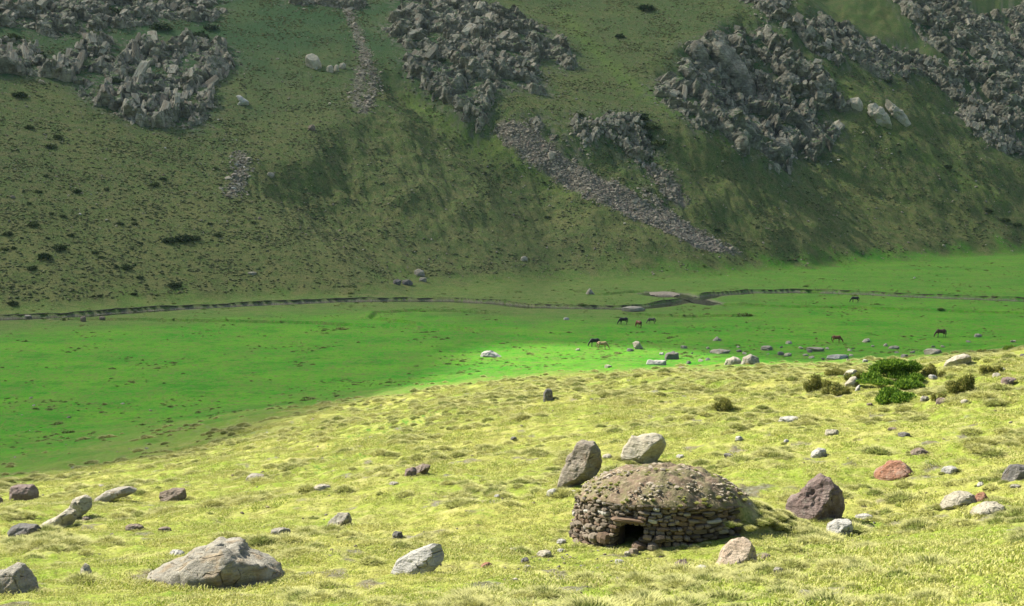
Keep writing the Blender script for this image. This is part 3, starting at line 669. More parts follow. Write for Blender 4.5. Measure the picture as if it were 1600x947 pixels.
BL = [
 (A_([(655,872),(690,805),(820,742),(880,705),(940,685),(990,655),(1050,665),(1120,680),(1165,715),(1235,738),(1300,785),(1345,850),(1290,895),(1100,905),(900,900),(720,895)]), .8, 'grey', 'largest grey outcrop, low and layered, at the bottom left of the photo', dict(rough=.075, p=3.6, bury=.12, seed=5, cuts=3, face=[(-.1,-.55,.9,.86),(-.5,-.8,.2,.8)])),
 (A_([(-90,870),(-60,800),(0,790),(60,755),(100,765),(150,830),(205,890),(100,905),(-60,905)]), .8, 'grey', 'grey boulder cut off by the left edge near the bottom corner', {}),
 (A_([(50,440),(50,392),(90,390),(150,388),(172,425),(166,460),(120,470),(66,474)]), .9, 'purple', 'squarish purple brown boulder near the left edge beside the shaded meadow', dict(p=4, cuts=3)),
 (A_([(-30,480),(-30,440),(-5,438),(12,455),(14,470),(5,482)]), .9, 'brown', 'small brown boulder at the very left edge', {}),
 (A_([(166,588),(200,560),(260,535),(312,498),(345,510),(350,545),(330,572),(240,603),(190,603)]), .6, 'pale', 'long pale grey slab sloping down to touch the dark boulder at left', dict(rough=.03, bury=.03, p=4, cuts=3)),
 (A_([(295,530),(320,488),(345,448),(395,432),(425,448),(432,485),(390,520),(345,560),(310,565)]), .7, 'pale', 'pale grey hump at the upper end of the long pale slab at left', dict(rough=.04, bury=.03, p=3.5, cuts=4)),
 (A_([(420,482),(440,448),(480,420),(545,402),(600,395),(636,410),(620,430),(540,446),(480,482)]), .5, 'grey', 'grey outcrop continuing uphill from the pale hump at left', dict(rough=.035, bury=.03, p=3.5, cuts=3)),
 (A_([(35,600),(50,582),(90,570),(170,572),(187,592),(180,620),(110,640),(60,642)]), .8, 'dark', 'blackish boulder at the lower end of the long pale slab', {}),
 (A_([(738,460),(742,425),(795,403),(855,405),(866,440),(825,472),(750,476)]), .8, 'brown', 'grey brown boulder with a flat top right of the long pale slab', dict(p=3.5)),
 (BB(A_,1250,585,1348,630), .7, 'grey', 'flat grey slab lying alone uphill of the largest outcrop', {}),
 (zz(0,0,1,[(508,826),(512,815),(528,802),(546,800),(550,812),(545,824),(520,829)]), .8, 'grey', 'two tone grey boulder leaning in the grass left of the white slab', {}),
 (BB(A_,1455,383,1537,422), .8, 'pale', 'pinkish grey stone alone on the turf at centre left', {}),
 (BB(A_,775,688,855,728), .8, 'white', 'pale flat stone touching the top left of the largest outcrop', {}),
 (A_([(366,812),(372,775),(392,742),(412,760),(430,800),(428,818)]), .8, 'pale', 'small pointed pale stone among tussocks left of the largest outcrop', {}),
 (BB(A_,575,568,672,608), .8, 'brown', 'flat brownish stone, the left one of two on the turf above the largest outcrop', {}),
 (BB(A_,724,580,797,608), .8, 'brown', 'narrow flat reddish stone, the right one of two on the turf above the largest outcrop', {}),
 (BB(A_,375,530,426,560), .9, 'brown', 'small brown stone against the right side of the pale hump at left', {}),
 (BB(A_,1135,335,1240,366), .8, 'grey', 'low pale stone under tussocks in the left part of the hillside', {}),
 (BB(A_,448,385,488,402), .8, 'grey', 'small grey stone above the upper grey outcrop at left', {}),
 (B_([(232,768),(262,738),(330,700),(400,672),(465,650),(480,690),(492,722),(470,748),(380,792),(300,828),(250,815)]), .6, 'white', 'long whitish slab tilted up to the right at bottom centre', dict(p=3.4, seed=12, face=[(0,-.8,.9,.7)], cuts=4, rough=.035)),
 (B_([(300,345),(305,315),(340,303),(360,318),(352,350),(320,352)]), .9, 'purple', 'dark purplish stone, left half of the pair left of the leaning boulder', {}),
 (B_([(335,345),(350,305),(385,290),(425,296),(412,325),(370,350)]), .9, 'brown', 'brown stone, right half of the pair left of the leaning boulder', {}),
 (B_([(1003,380),(1015,350),(1040,310),(1080,240),(1098,195),(1125,180),(1180,190),(1208,232),(1220,290),(1180,335),(1100,372),(1050,412),(1035,420),(1008,402)]), .75, 'taupe', 'tall grey brown boulder leaning to the right, behind the left side of the stone hut', dict(rough=.07, seed=21, face=[(-.55,-.8,.35,.62),(.8,-.7,-.2,.72)], cuts=4, bury=.1)),
 (BB(B_,955,402,1018,452), .9, 'white', 'pale stone at the foot of the tall leaning boulder', {}),
 (B_([(1274,300),(1290,262),(1310,222),(1345,172),(1356,152),(1372,168),(1400,160),(1465,143),(1500,155),(1515,190),(1512,228),(1470,250),(1425,275),(1345,308),(1300,305)]), .7, 'pale', 'big pale yellowish boulder standing behind the roof of the stone hut', dict(rough=.05, seed=31, face=[(-.5,-.8,.5,.66)])),
 (C_([(503,480),(525,450),(560,425),(600,385),(630,360),(655,342),(700,350),(712,385),(755,412),(768,470),(762,548),(700,560),(640,580),(600,535),(540,528),(508,505)]), .8, 'purple', 'large purple brown boulder with a hollow right side, right of the stone hut', dict(rough=.085, seed=41, face=[(-.6,-.7,.45,.66),(.85,-.6,-.1,.7)], cuts=5)),
 (C_([(683,615),(690,572),(730,550),(795,548),(803,580),(795,620),(740,634),(695,628)]), .9, 'white', 'white blocky stone in front of the large purple brown boulder', dict(p=3.5)),
 (BB(C_,813,520,903,552), .8, 'white', 'bluish white low stone right of the large purple brown boulder', {}),
 (C_([(160,762),(200,690),(240,640),(290,630),(330,640),(362,685),(378,750),(372,778),(280,782),(200,782)]), .75, 'tan', 'pale pinkish wedge boulder with a dark right face, below the stone hut', dict(p=3., seed=53, face=[(-.35,-.8,.75,.6),(.9,-.55,.05,.66)], cuts=2, rough=.035)),
 (BB(C_,376,700,436,748), .8, 'brown', 'brownish stones behind the pale wedge boulder', {}),
 (BB(C_,432,765,488,800), .8, 'grey', 'small grey stone in the grass right of the pale wedge boulder', {}),
 (BB(C_,70,758,152,795), .8, 'white', 'white stone between the brown stone and the pale wedge boulder', {}),
 (B_([(1543,785),(1550,750),(1575,730),(1600,735),(1628,760),(1630,785),(1580,792)]), .9, 'purple', 'rounded brown stone below the stone hut, left of the wedge boulder', {}),
 (C_([(905,350),(915,322),(945,302),(980,280),(1030,276),(1065,300),(1090,332),(1060,358),(1000,370),(915,368)]), .8, 'red', 'rust red boulder on the turf right of the purple brown one', dict(seed=61, face=[(-.2,-.7,.8,.6)])),
 (C_([(1200,488),(1235,445),(1290,420),(1350,420),(1380,440),(1385,475),(1340,500),(1260,505)]), .8, 'pale', 'low pale boulder at right with a small brown stone on it', dict(p=2.2)),
 (C_([(1335,528),(1370,495),(1420,470),(1500,470),(1515,488),(1440,510),(1370,532)]), .8, 'pale', 'flat pale rock half sunk in the turf at right, below the low pale boulder', {}),
 (C_([(1505,365),(1508,325),(1540,296),(1600,296),(1660,320),(1672,368),(1600,375)]), .8, 'dark', 'round backed boulder with a dark front cut by the right edge', dict(face=[(0,-.9,.1,.6)])),
 (C_([(610,262),(618,235),(645,215),(680,220),(690,245),(660,265)]), .8, 'white', 'rounded whitish stone beside a long tussock, above the purple brown boulder', {}),
 (C_([(1058,252),(1085,228),(1120,215),(1152,228),(1150,240),(1090,255)]), .8, 'brown', 'stone with a pale left end and brown right end above the rust red boulder', {}),
 (BB(C_,462,68,572,106), .7, 'white', 'white flat stone uphill right of the stone hut', {}),
 (BB(C_,672,128,750,160), .7, 'pale', 'pinkish flat stone between the white flat stone and the shrubs', {}),
 (BB(C_,1205,300,1300,344), .7, 'white', 'pale flat rock right of the rust red boulder', {}),
 (BB(C_,262,160,302,186), .8, 'white', 'small white stone uphill of the stone hut roof', {}),
 (BB(C_,484,174,514,195), .8, 'white', 'tiny round white stone below the white flat stone', {}),
 (BB(C_,205,240,258,264), .8, 'dark', 'small dark stone on the bright turf above the stone hut', {}),
 (BB(C_,-14,244,28,268), .8, 'white', 'small white stone on the shaded turf right of the big pale boulder', {}),
 (BB(C_,966,120,1012,140), .8, 'brown', 'small brown stone above the dark stone at upper right of the hillside', {}),
 (BB(C_,1015,142,1072,170), .8, 'dark', 'dark grey stone among tussocks above the stone with a brown end', {}),
 (BB(C_,1380,372,1418,396), .8, 'white', 'small white stone above the low pale boulder at right', {}),
 (BB(C_,1530,384,1584,406), .8, 'grey', 'small grey stone just below the round backed boulder at the right edge', {}),
 (E_([(1043,142),(1060,112),(1100,90),(1130,74),(1190,60),(1232,75),(1245,112),(1190,125),(1120,152),(1070,157)]), .7, 'pale', 'pale slab with a shaded underside on the skyline of the near hillside at right', dict(face=[(0,-.9,-.5,.5)], p=3.2)),
 (E_([(352,272),(375,245),(400,220),(430,212),(466,250),(445,300),(412,312),(378,298)]), .7, 'pale', 'pointed grey slab standing left of the bright green juniper', dict(p=3)),
 (E_([(418,322),(440,285),(462,270),(462,300),(440,325)]), .7, 'white', 'narrow white stone leaning against the bottom of the pointed slab', {}),
 (E_([(336,202),(360,180),(410,165),(442,172),(435,198),(380,210)]), .8, 'pale', 'low pale stone just above the pointed grey slab', {}),
 (BB(E_,220,62,395,100), .5, 'white', 'long low white stone at the edge of the cloud shadow, left of the juniper', {}),
 (BB(E_,905,22,1030,66), .8, 'grey', 'grey boulder in shade behind the crest, above the juniper', {}),
 (BB(E_,742,58,800,88), .8, 'dark', 'dark stone directly above the juniper', {}),
 (BB(E_,935,200,1002,242), .8, 'white', 'white stone right of the bright green juniper', {}),
 (BB(E_,1375,185,1440,245), .8, 'pale', 'pinkish stone at the left of the broken rocks near the right edge', {}),
 (BB(E_,1415,148,1475,205), .8, 'white', 'white topped stone at the top of the broken rocks near the right edge', {}),
 (BB(E_,1435,215,1555,285), .8, 'purple', 'dull pink boulder among the broken rocks near the right edge', {}),
 (BB(E_,992,362,1075,412), .8, 'purple', 'dark brown stone below and right of the juniper', {}),
 (BB(E_,875,345,940,400), .8, 'grey', 'pinkish grey stone at the lower right foot of the juniper', {}),
 (BB(E_,1158,372,1225,404), .8, 'pale', 'pinkish flat stone below the yellowish shrub at right', {}),
 (BB(E_,505,395,552,420), .8, 'brown', 'small brown stone below the yellow green shrubs', {}),
 (BB(E_,475,95,520,118), .8, 'white', 'small white stone between the long low white stone and the juniper', {}),
 (F_([(785,495),(820,482),(872,478),(902,520),(957,585),(930,598),(830,598),(800,550)]), .8, 'grey', 'grey block tilted on its corner in the meadow, right of the tan horse', dict(cuts=3, p=4)),
 (F_([(700,612),(712,575),(745,572),(800,588),(815,600),(740,620)]), .8, 'dark', 'low dark stone at the left foot of the tilted grey block', {}),
 (BB(F_,1152,628,1222,672), .8, 'white', 'small white stone left of the dark cuboid block', {}),
 (F_([(1232,730),(1232,690),(1260,642),(1300,632),(1422,628),(1428,715),(1370,740),(1240,740)]), .7, 'dark', 'dark cuboid block with a pale top edge in the meadow', dict(p=5, cuts=1)),
 (F_([(982,808),(972,765),(1000,728),(1030,725),(1080,742),(1250,740),(1282,775),(1270,802),(1060,812)]), .5, 'white', 'long white rock just below the dark cuboid block', {}),
 (BB(F_,385,796,502,848), .8, 'pale', 'small stone with a white top, below the tan horse', {}),
 (BB(F_,1440,532,1555,584), .8, 'grey', 'low grey stone up and right of the dark cuboid block', {}),
 (BB(F_,1410,818,1525,876), .8, 'brown', 'low brown stone right of the long white rock', {}),
 (BB(F_,-5,574,62,610), .8, 'pale', 'tiny pale stone left of the black and tan horses', {}),
 (M_([(653,730),(662,710),(700,704),(722,715),(768,732),(730,738),(665,738)]), .7, 'white', 'white rock lying in the bright yellow green patch of the meadow', {}),
 (M_([(942,938),(945,900),(955,880),(984,882),(991,938),(970,945)]), .8, 'dark', 'dark upright block alone on the straw coloured slope', dict(p=4, cuts=2)),
 (N_([(153,658),(178,638),(200,655),(190,662)]), .8, 'grey', 'wedge shaped grey stone in the meadow, third from the left of the scattered row', {}),
 (N_([(207,770),(220,745),(255,732),(290,745),(292,768),(240,774)]), .8, 'pale', 'pale grey boulder, left of the two touching ones at the meadow edge', {}),
 (N_([(285,768),(300,735),(335,722),(375,740),(377,766),(320,774)]), .8, 'grey', 'darker grey boulder, right of the two touching ones at the meadow edge', {}),
 (BB(N_,378,680,442,706), .8, 'grey', 'low grey boulder above the two touching boulders', {}),
 (BB(N_,455,706,492,730), .8, 'dark', 'small dark stone right of the low grey boulder', {}),
 (BB(N_,484,714,528,734), .8, 'pale', 'small pale stone next to the small dark one at the meadow edge', {}),
 (BB(N_,588,686,677,714), .7, 'grey', 'wide flat grey rock at the meadow edge left of the juniper', {}),
 (BB(N_,494,658,526,676), .8, 'pale', 'small pale stone in the meadow left of the chestnut horse', {}),
 (N_([(840,668),(862,650),(885,647),(884,668)]), .8, 'pale', 'pinkish wedge stone between the chestnut horse and the dark bay horse', {}),
 (BB(N_,968,682,1028,700), .7, 'grey', 'low grey stone below the dark bay horse', {}),
 (BB(N_,145,696,243,722), .7, 'grey', 'flat grey rock with grass round it above the pale touching boulder', {}),
 (BB(N_,1365,626,1405,644), .7, 'grey', 'small bluish grey stone right of the dark bay horse', {}),
 (M_([(343,358),(348,335),(368,324),(392,335),(397,358),(370,364)]), .8, 'grey', 'grey boulder at the foot of the cone slope left of centre', {}),
 (BB(M_,368,364,407,388), .8, 'grey', 'smaller grey block just below the grey boulder at the foot of the cone slope', {}),
 (BB(M_,248,374,292,403), .8, 'dark', 'dark grey boulder, left of the pair above the stream', {}),
 (BB(M_,285,374,342,405), .8, 'dark', 'dark grey boulder, right of the pair above the stream', {}),
 (M_([(836,290),(842,272),(856,266),(872,274),(870,293)]), .8, 'pale', 'light squarish stone low on the cone slope', {}),
 (M_([(1133,448),(1150,422),(1160,416),(1190,446)]), .8, 'grey', 'pointed grey stone standing on the bank of the stream', {}),
 (BB(M_,1036,550,1064,564), .8, 'white', 'small pale stone in the meadow left of the grazing group of three', {}),
 (zz(0,0,1,[(968,486),(972,481),(985,478.5),(1002,479.5),(1010,484),(1000,488),(980,488.5)]), .5, 'grey', 'flat grey slab at the water just above the grazing group of three', dict(rough=.02)),
 (zz(0,0,1,[(1008,461),(1018,458.5),(1038,457.3),(1058,458.5),(1074,462.5),(1066,465),(1045,465),(1022,463.5)]), 1.3, 'taupe', 'wide low grey gravel bank at the bend of the stream', dict(rough=.02)),
 (zz(0,310,2.96,[(105,548),(118,538),(145,540),(150,553),(110,555)]), .8, 'grey', 'grey boulder in the stream near the left edge', {}),
 (BB(lambda p: zz(0,310,2.96,p),368,545,400,576), .8, 'brown', 'brown stone on the near bank of the stream at left', {}),
 (BB(lambda p: zz(0,310,2.96,p),458,545,490,562), .8, 'brown', 'low brown stone right of the one on the near bank', {}),
 (BB(lambda p: zz(0,310,2.96,p),1142,338,1190,356), .8, 'grey', 'flat grey stone at the bottom of the left slope', {}),
 (T1_([(1410,285),(1415,258),(1440,248),(1470,262),(1487,295),(1480,328),(1445,318),(1420,305)]), .8, 'pale', 'big rounded pale boulder high on the slope right of the left crag', dict(cuts=3)),
 (BB(T1_,1508,300,1545,342), .8, 'pale', 'left one of three pale stones next to the big rounded boulder', {}),
 (BB(T1_,1543,298,1570,336), .8, 'pale', 'middle one of three pale stones next to the big rounded boulder', {}),
 (BB(T1_,1568,290,1602,325), .8, 'pale', 'right one of three pale stones next to the big rounded boulder', {}),
 (T1_([(1090,438),(1110,440),(1150,470),(1148,490),(1110,495),(1085,482),(1110,470)]), .8, 'white', 'white rock between the left crag and the big rounded boulder', {}),
 (BB(T1_,1232,794,1272,824), .8, 'grey', 'grey white stone right of the white stones in the gully', {}),
 (BB(T1_,1425,576,1460,610), .8, 'brown', 'brownish stone on the slope left of the cone', {}),
 (T3_([(872,520),(880,485),(910,475),(940,500),(1005,590),(985,600),(930,570),(885,545)]), .6, 'pale', 'whitish slab, the left one of two lying along the ridge at upper right', dict(sub=4, rough=.09)),
 (T3_([(943,470),(948,450),(985,475),(1030,510),(1088,560),(1080,575),(1040,570),(975,525)]), .5, 'pale', 'long bright white slab, the right one of two along the ridge at upper right', dict(sub=4, rough=.09)),
 (T3_([(790,455),(830,450),(852,480),(850,518),(815,510),(795,485)]), .8, 'pale', 'upright pale block left of the two white slabs', {}),
 (T3_([(720,415),(745,425),(795,495),(770,500),(730,455)]), .8, 'crag', 'narrow grey block left of the upright pale block', {}),
 (T3_([(430,660),(470,635),(500,640),(522,690),(500,745),(480,740),(445,690)]), .8, 'crag', 'rounded grey block bulging from the bottom of the big right crag', dict(cuts=3)),
 (T3_([(325,470),(365,475),(390,518),(350,520)]), .8, 'crag', 'small grey block in the middle of the big right crag', {}),
 (T3_([(40,225),(75,195),(110,200),(140,250),(135,310),(80,310),(50,280)]), .9, 'crag', 'domed grey block at the left end of the big right crag', dict(cuts=3)),
 (T3_([(140,240),(150,200),(200,190),(250,230),(300,290),(375,400),(350,455),(240,440),(190,400),(160,330)]), .7, 'crag', 'huge rounded slab with an ochre face on the left side of the big right crag', dict(cuts=4, rough=.07)),
 (T3_([(440,380),(500,330),(560,360),(560,430),(500,450),(450,440)]), .9, 'crag', 'bulging grey block in the centre of the big right crag', dict(cuts=4, rough=.07)),
 (T3_([(640,360),(670,340),(710,400),(722,480),(700,492),(650,450)]), .8, 'crag', 'tall grey block at the right end of the big right crag', dict(cuts=3)),
]
for pts, dep, mat, label, kw in BL:
    far = min(p_[1] for p_ in pts) < 345
    nm = 'boulder' if (max(p_[0] for p_ in pts)-min(p_[0] for p_ in pts)) > 18 else 'stone'
    boulder(pts, dep, mat, label, cat='boulder' if nm == 'boulder' else 'stone', name=nm, **kw)
# the brown stone lying on the low pale boulder
b = boulder(C_([(1368,455),(1380,425),(1410,418),(1432,440),(1428,462),(1395,470)]), .9, 'red', 'small rusty stone lying on the low pale boulder at right', cat='stone', name='stone')
print('boulders done', time.time()-_T0)

# ------------------------------------------------------------------ the round stone hut
def build_hut():
    r = np.random.default_rng(5); cx, cy = HUT_C; R = 2.5
    zf = float(at_depth(np.array(1015.), np.array(796.), cy-R)[2]); zl = float(at_depth(np.array(897.), np.array(771.), cy)[2]); zr = float(at_depth(np.array(1172.), np.array(790.), cy)[2])
    a = .5*(zl+zr); bx = (zr-zl)/(2*R); c = (a-zf)/R; print('hut eave', a, bx, c, zf)
    c = min(c, .12); a0 = zf+c*R
    eave = lambda th: a0*.5+a*.5*0+a0*.5+R*(.5*bx*np.cos(th)+c*np.sin(th))
    G = lambda x, y: float(H(np.array([x]), np.array([y]))[0])
    g0 = G(cx, cy); root = obj('stone_hut', None, loc=(cx, cy, g0), label='round dry stone hut with a turf covered domed roof and a dark low doorway', category='hut')
    ST = []
    def stone_proto(k):
        bm = bmesh.new(); bmesh.ops.create_cube(bm, size=1); bmesh.ops.subdivide_edges(bm, edges=bm.edges, cuts=1, use_grid_fill=True)
        rr = random.Random(k*7+1)
        for v in bm.verts:
            n = sum(abs(abs(q)-.5) < .01 for q in v.co)
            f = {3: .80, 2: .93, 1: 1.06}[n]
            v.co = Vector((v.co.x*f*rr.uniform(.86, 1.1), v.co.y*f*rr.uniform(.9, 1.1), v.co.z*f*rr.uniform(.84, 1.08)))
        bmesh.ops.bevel(bm, geom=[e for e in bm.edges if e.is_boundary], offset=.01)
        me = bpy.data.meshes.new('stone'); bm.to_mesh(me); bm.free(); return me
    def wall_mat():
        N = NT('wall_stone'); oi = N.n('ShaderNodeObjectInfo').outputs['Random']; n = N.noise(3, 4, .7); f = N.math('FRACT', N.math('MULTIPLY', oi, 7.31))
        c1 = N.mix(N.ramp(oi, .1, .9), (.06, .048, .033), (.20, .165, .12)); c1 = N.mix(N.ramp(f, .6, .8, 0, .6), c1, (.17, .11, .07)); c1 = N.mix(N.ramp(f, .12, .02, 0, .9), c1, (.40, .38, .33))
        c1 = N.mix(N.ramp(n, .52, .7, 0, .7), c1, (.07, .055, .045)); N.col(c1); N.bump(N.noise(9, 4, .7), .8, .03); return N.m
    MW = wall_mat(); protos = [stone_proto(k) for k in range(9)]
    for p in protos: p.materials.append(MW)
    M_BACKING = simple('dark_backing', (.035, .028, .022), (.06, .048, .036), 5)
    door = math.atan2(-math.sqrt(R*R-1.15**2), -1.15); dw = .46/R
    cells = []; z = -.15; k = 0
    stones = []
    gmin = min(G(cx+R*math.cos(t), cy+R*math.sin(t)) for t in np.linspace(math.pi, 2*math.pi, 12))
    zc = gmin-.05
    while True:
        hgt = r.uniform(.06, .135); th = math.pi*.88+r.uniform(0, .08)
        while th < math.pi*2.06:
            w_ = .14+.26*r.random()**1.5; w_ *= (1.35 if th > 4.9 else .95); tm = th+.5*w_/R; th += w_/R
            e = eave(tm); x = math.cos(tm); y = math.sin(tm); zz_ = zc+hgt*.5
            if zz_ > e+.01: continue
            rel = max(0, (e-zz_)/1.3); rw = R-.10+.22*rel; gz = G(cx+rw*x, cy+rw*y)
            if zz_+hgt*.5 < gz-.02: continue
            dd = (tm-door+math.pi) % (2*math.pi)-math.pi
            dg = G(cx+R*math.cos(door), cy+R*math.sin(door))
            if abs(dd) < dw*(1-.25*max(0, zz_-dg)/.8) and zz_ < dg+.70: continue
            stones.append((tm, rw+r.uniform(-.07, .07), zz_+r.uniform(-.03, .03), w_*r.uniform(.8, 1.12), hgt*r.uniform(.72, 1.2)))
        zc += hgt*.93
        if zc > max(eave(math.pi), eave(4.7), eave(6.28))+.1: break
    print('hut stones', len(stones)); stones.sort(key=lambda s_: -s_[3]*s_[4])
    big = stones[:285]; rest = stones[285:]
    def put(me, tm, rw, z_, w_, h_, dpt=.30, tilt=.16, yaw=0):
        o = bpy.data.objects.new('stone', me); COL.objects.link(o); o.parent = root
        o.location = (rw*math.cos(tm), rw*math.sin(tm), z_-g0); o.rotation_euler = (r.uniform(-tilt, tilt), r.uniform(-tilt, tilt), tm+math.pi/2+yaw+r.uniform(-.1, .1)); o.scale = (w_*.98, dpt*r.uniform(.85, 1.2), h_*1.0)
        return o
    for i, s_ in enumerate(big): put(protos[i % 9], s_[0], s_[1]-.09, *s_[2:])
    V = []; F = []
    for i, (tm, rw, z_, w_, h_) in enumerate(rest):
        M = Matrix.Translation(((rw-.09)*math.cos(tm), (rw-.09)*math.sin(tm), z_-g0)) @ Matrix.Rotation(tm+math.pi/2, 4, 'Z') @ Matrix.Diagonal((w_*.98, .3, h_, 1))
        b = len(V); me = protos[i % 9]; V += [tuple(M @ v.co) for v in me.vertices]; F += [[b+q for q in p.vertices] for p in me.polygons]
    if rest: obj('small_wall_stones', mk_mesh('small_wall_stones', V, F, False), MW, root, kind='stuff')
    # lintel, jamb blocks and the flat slabs along the eave
    dg = G(cx+R*math.cos(door), cy+R*math.sin(door))
    l = put(protos[2], door, R-.02, dg+.76, 1.0, .11, .34, .02); l.name = 'lintel'
    for t_, w_, h_, zo in ((door-dw-.11, .40, .30, .17), (door+dw+.09, .30, .22, .12), (door+dw+.16, .34, .20, .34), (door-dw-.24, .30, .22, .12)):
        put(protos[4], t_, R+.08, dg+zo, w_, h_, .36)
    t = math.pi*1.0
    while t < math.pi*2.03:
        w_ = r.uniform(.14, .42)*(1.3 if t > 4.7 else .8); o = put(protos[int(r.integers(9))], t+.5*w_/R, R-.16+r.uniform(-.06, .05), eave(t+.5*w_/R)+.02+r.uniform(-.03, .03), w_, .075 if t > 4.7 else .09, .36, .04); o.name = 'eave_slab'; t += w_/R*.98
    # inner backing wall, coloured dark for the gaps between stones; passes no light
    T = np.linspace(0, 2*math.pi, 97)[:-1]; V = []; F = []
    for t_ in T:
        e = float(eave(t_))
        for rr_ in (R-.17, R-.50):
            V += [(rr_*math.cos(t_), rr_*math.sin(t_), g0-1.2-g0), (rr_*math.cos(t_), rr_*math.sin(t_), dg+.70-g0), (rr_*math.cos(t_), rr_*math.sin(t_), e+.02-g0)]
    for i in range(96):
        j = (i+1) % 96; dd = (T[i]+.03-door+math.pi) % (2*math.pi)-math.pi; op = abs(dd) < dw*.9
        for q in (0, 3):
            if not op: F.append((6*i+q, 6*j+q, 6*j+q+1, 6*i+q+1))
            F.append((6*i+q+1, 6*j+q+1, 6*j+q+2, 6*i+q+2))
        if op: F.append((6*i+1, 6*j+1, 6*j+4, 6*i+4))
        for a_, b_, o1, o2 in ((i, j, i, j),):
            dn = (T[j]+.03-door+math.pi) % (2*math.pi)-math.pi
            if (abs(dn) < dw*.9) != op: F.append((6*j, 6*j+3, 6*j+4, 6*j+1))
    obj('inner_wall', mk_mesh('inner_wall', V, F, False), M_BACKING, root)
    # roof: a low dome of turf and stones; towards the right and the back it runs down to the hillside as a grassy bank
    n, m = 150, 60; T = np.linspace(0, 2*math.pi, n); ap = float(at_depth(np.array(1045.), np.array(729.), cy)[2])
    S = np.linspace(0, 1.0, m); TT, SS = np.meshgrid(T, S, indexing='ij'); TT = TT.ravel(); SS = SS.ravel()
    wgt = sm(.12, .5, np.cos(TT-math.radians(38)))       # right and back
    ev = a0+R*(.5*bx*np.cos(TT)+c*np.sin(TT)); rim = .72
    u = np.minimum(SS/rim, 1); X0 = cx+u*R*np.cos(TT); Y0 = cy+u*R*np.sin(TT); ru = (R+.0+.09*fbm(np.cos(TT)*2.2, np.sin(TT)*2.2, 3, 433))*u; dome = ev*0+(1-(1-u**1.9)*0)*0
    hh = ap-a0; zd = a0+u*(ev-a0)+hh*(1-u**2.7)+.035+.10*fbm(X0/1.1, Y0/1.1, 2, 441)*(1-u)
    k = np.clip((SS-rim)/(1-rim), 0, 1); out = ru+k*(wgt*1.9+.0)-(1-wgt)*k*.25
    X = cx+out*np.cos(TT); Y = cy+out*np.sin(TT); gz = H(X, Y)-.12
    wz = sm(0, .10, wgt); zs = zd*(1-wz*k)+wz*k*gz-(1-wz)*.06*np.minimum(k*6, 1)
    zs = np.where((wgt > .02), np.maximum(zs-wgt*.25*np.sin(k*math.pi), -99), zs)
    lump = (.075*fbm(X/.35, Y/.35, 3, 401)+.05*fbm(X/.9, Y/.9, 2, 404)+.03*np.abs(fbm(X/.12, Y/.12, 2, 407)))*(1-sm(.0, .5, k)*(1-wgt))
    V = np.stack([X-cx, Y-cy, zs+lump-g0], 1)
    N = NT('turf_roof'); nn = N.noise(2.2, 5, .7); n2 = N.noise(9, 4, .7)
    cc = N.mix(N.ramp(nn, .42, .58), (.16, .115, .075), (.13, .12, .055)); cc = N.mix(N.ramp(n2, .55, .68, 0, .85), cc, (.34, .27, .19)); cc = N.mix(N.ramp(n2, .42, .3, 0, .7), cc, (.075, .06, .035)); bk = N.n('ShaderNodeAttribute', attribute_name='bank').outputs['Fac']; cc = N.mix(bk, cc, N.mix(N.ramp(n2, .4, .6), (.12, .15, .04), (.26, .24, .09))); N.col(cc)
    N.bump(N.math('ADD', nn, N.math('MULTIPLY', n2, .5)), .9, .09)
    me = mk_mesh('turf_roof', V, grid_faces(n, m)[:, ::-1]); a_ = me.attributes.new('bank', 'FLOAT', 'POINT'); a_.data.foreach_set('value', (sm(.62, .8, SS+.06*fbm(X/.4, Y/.4, 2, 411))*sm(.0, .3, wgt)).astype(np.float32)); obj('turf_roof', me, N.m, root)
    # stones lying in the roof turf (too many and small to pick apart)
    V2 = []; F2 = []
    def roof_z(x, y):
        q = math.hypot(x, y)/(R+.1); t_ = math.atan2(y, x); e_ = a0+R*(.5*bx*math.cos(t_)+c*math.sin(t_)); return a0+q*(e_-a0)+hh*(1-min(q, 1)**2.7)+.03
    for i in range(1500):
        t_ = r.uniform(0, 6.283); q = R*math.sqrt(r.uniform(0, 1))*.97; s_ = .025+.09*r.random()**2.5
        if float(fbm(np.array([q*math.cos(t_)/.8]), np.array([q*math.sin(t_)/.8]), 2, 451)[0]) < .0: continue
        s_ *= 1; x, y = q*math.cos(t_), q*math.sin(t_)
        M = Matrix.Translation((x, y, roof_z(x, y)-g0)) @ Euler((r.uniform(-.4, .4), r.uniform(-.4, .4), r.uniform(0, 6))).to_matrix().to_4x4() @ Matrix.Diagonal((s_*1.5, s_, s_*.6, 1))
        b = len(V2); me = protos[i % 9]; V2 += [tuple(M @ v.co) for v in me.vertices]; F2 += [[b+q_ for q_ in p.vertices] for p in me.polygons]
    o = obj('roof_stones', mk_mesh('roof_stones', V2, F2, False), None, root, kind='stuff')
    N = NT('roof_stone'); N.col(N.mix(N.noise(5, 3), (.19, .155, .11), (.38, .33, .25))); o.data.materials.append(N.m)
    # rubble at the right side of the doorway
    for i, (px, py, s_) in enumerate([(998,855,.34),(1010,846,.30),(1022,850,.26),(990,862,.24),(1005,840,.22),(1030,843,.22)]):
        g = hit(px, py+3); o = bpy.data.objects.new('stone', protos[i % 9]); COL.objects.link(o); o.parent = root
        o.location = (g[0]-cx, g[1]-cy, g[2]-g0+.06); o.rotation_euler = (r.uniform(-.3, .3), r.uniform(-.3, .3), r.uniform(0, 3)); o.scale = (s_, s_*.8, s_*.7)
    return roof_z, (cx, cy, R)
ROOFZ, HUTR = build_hut()
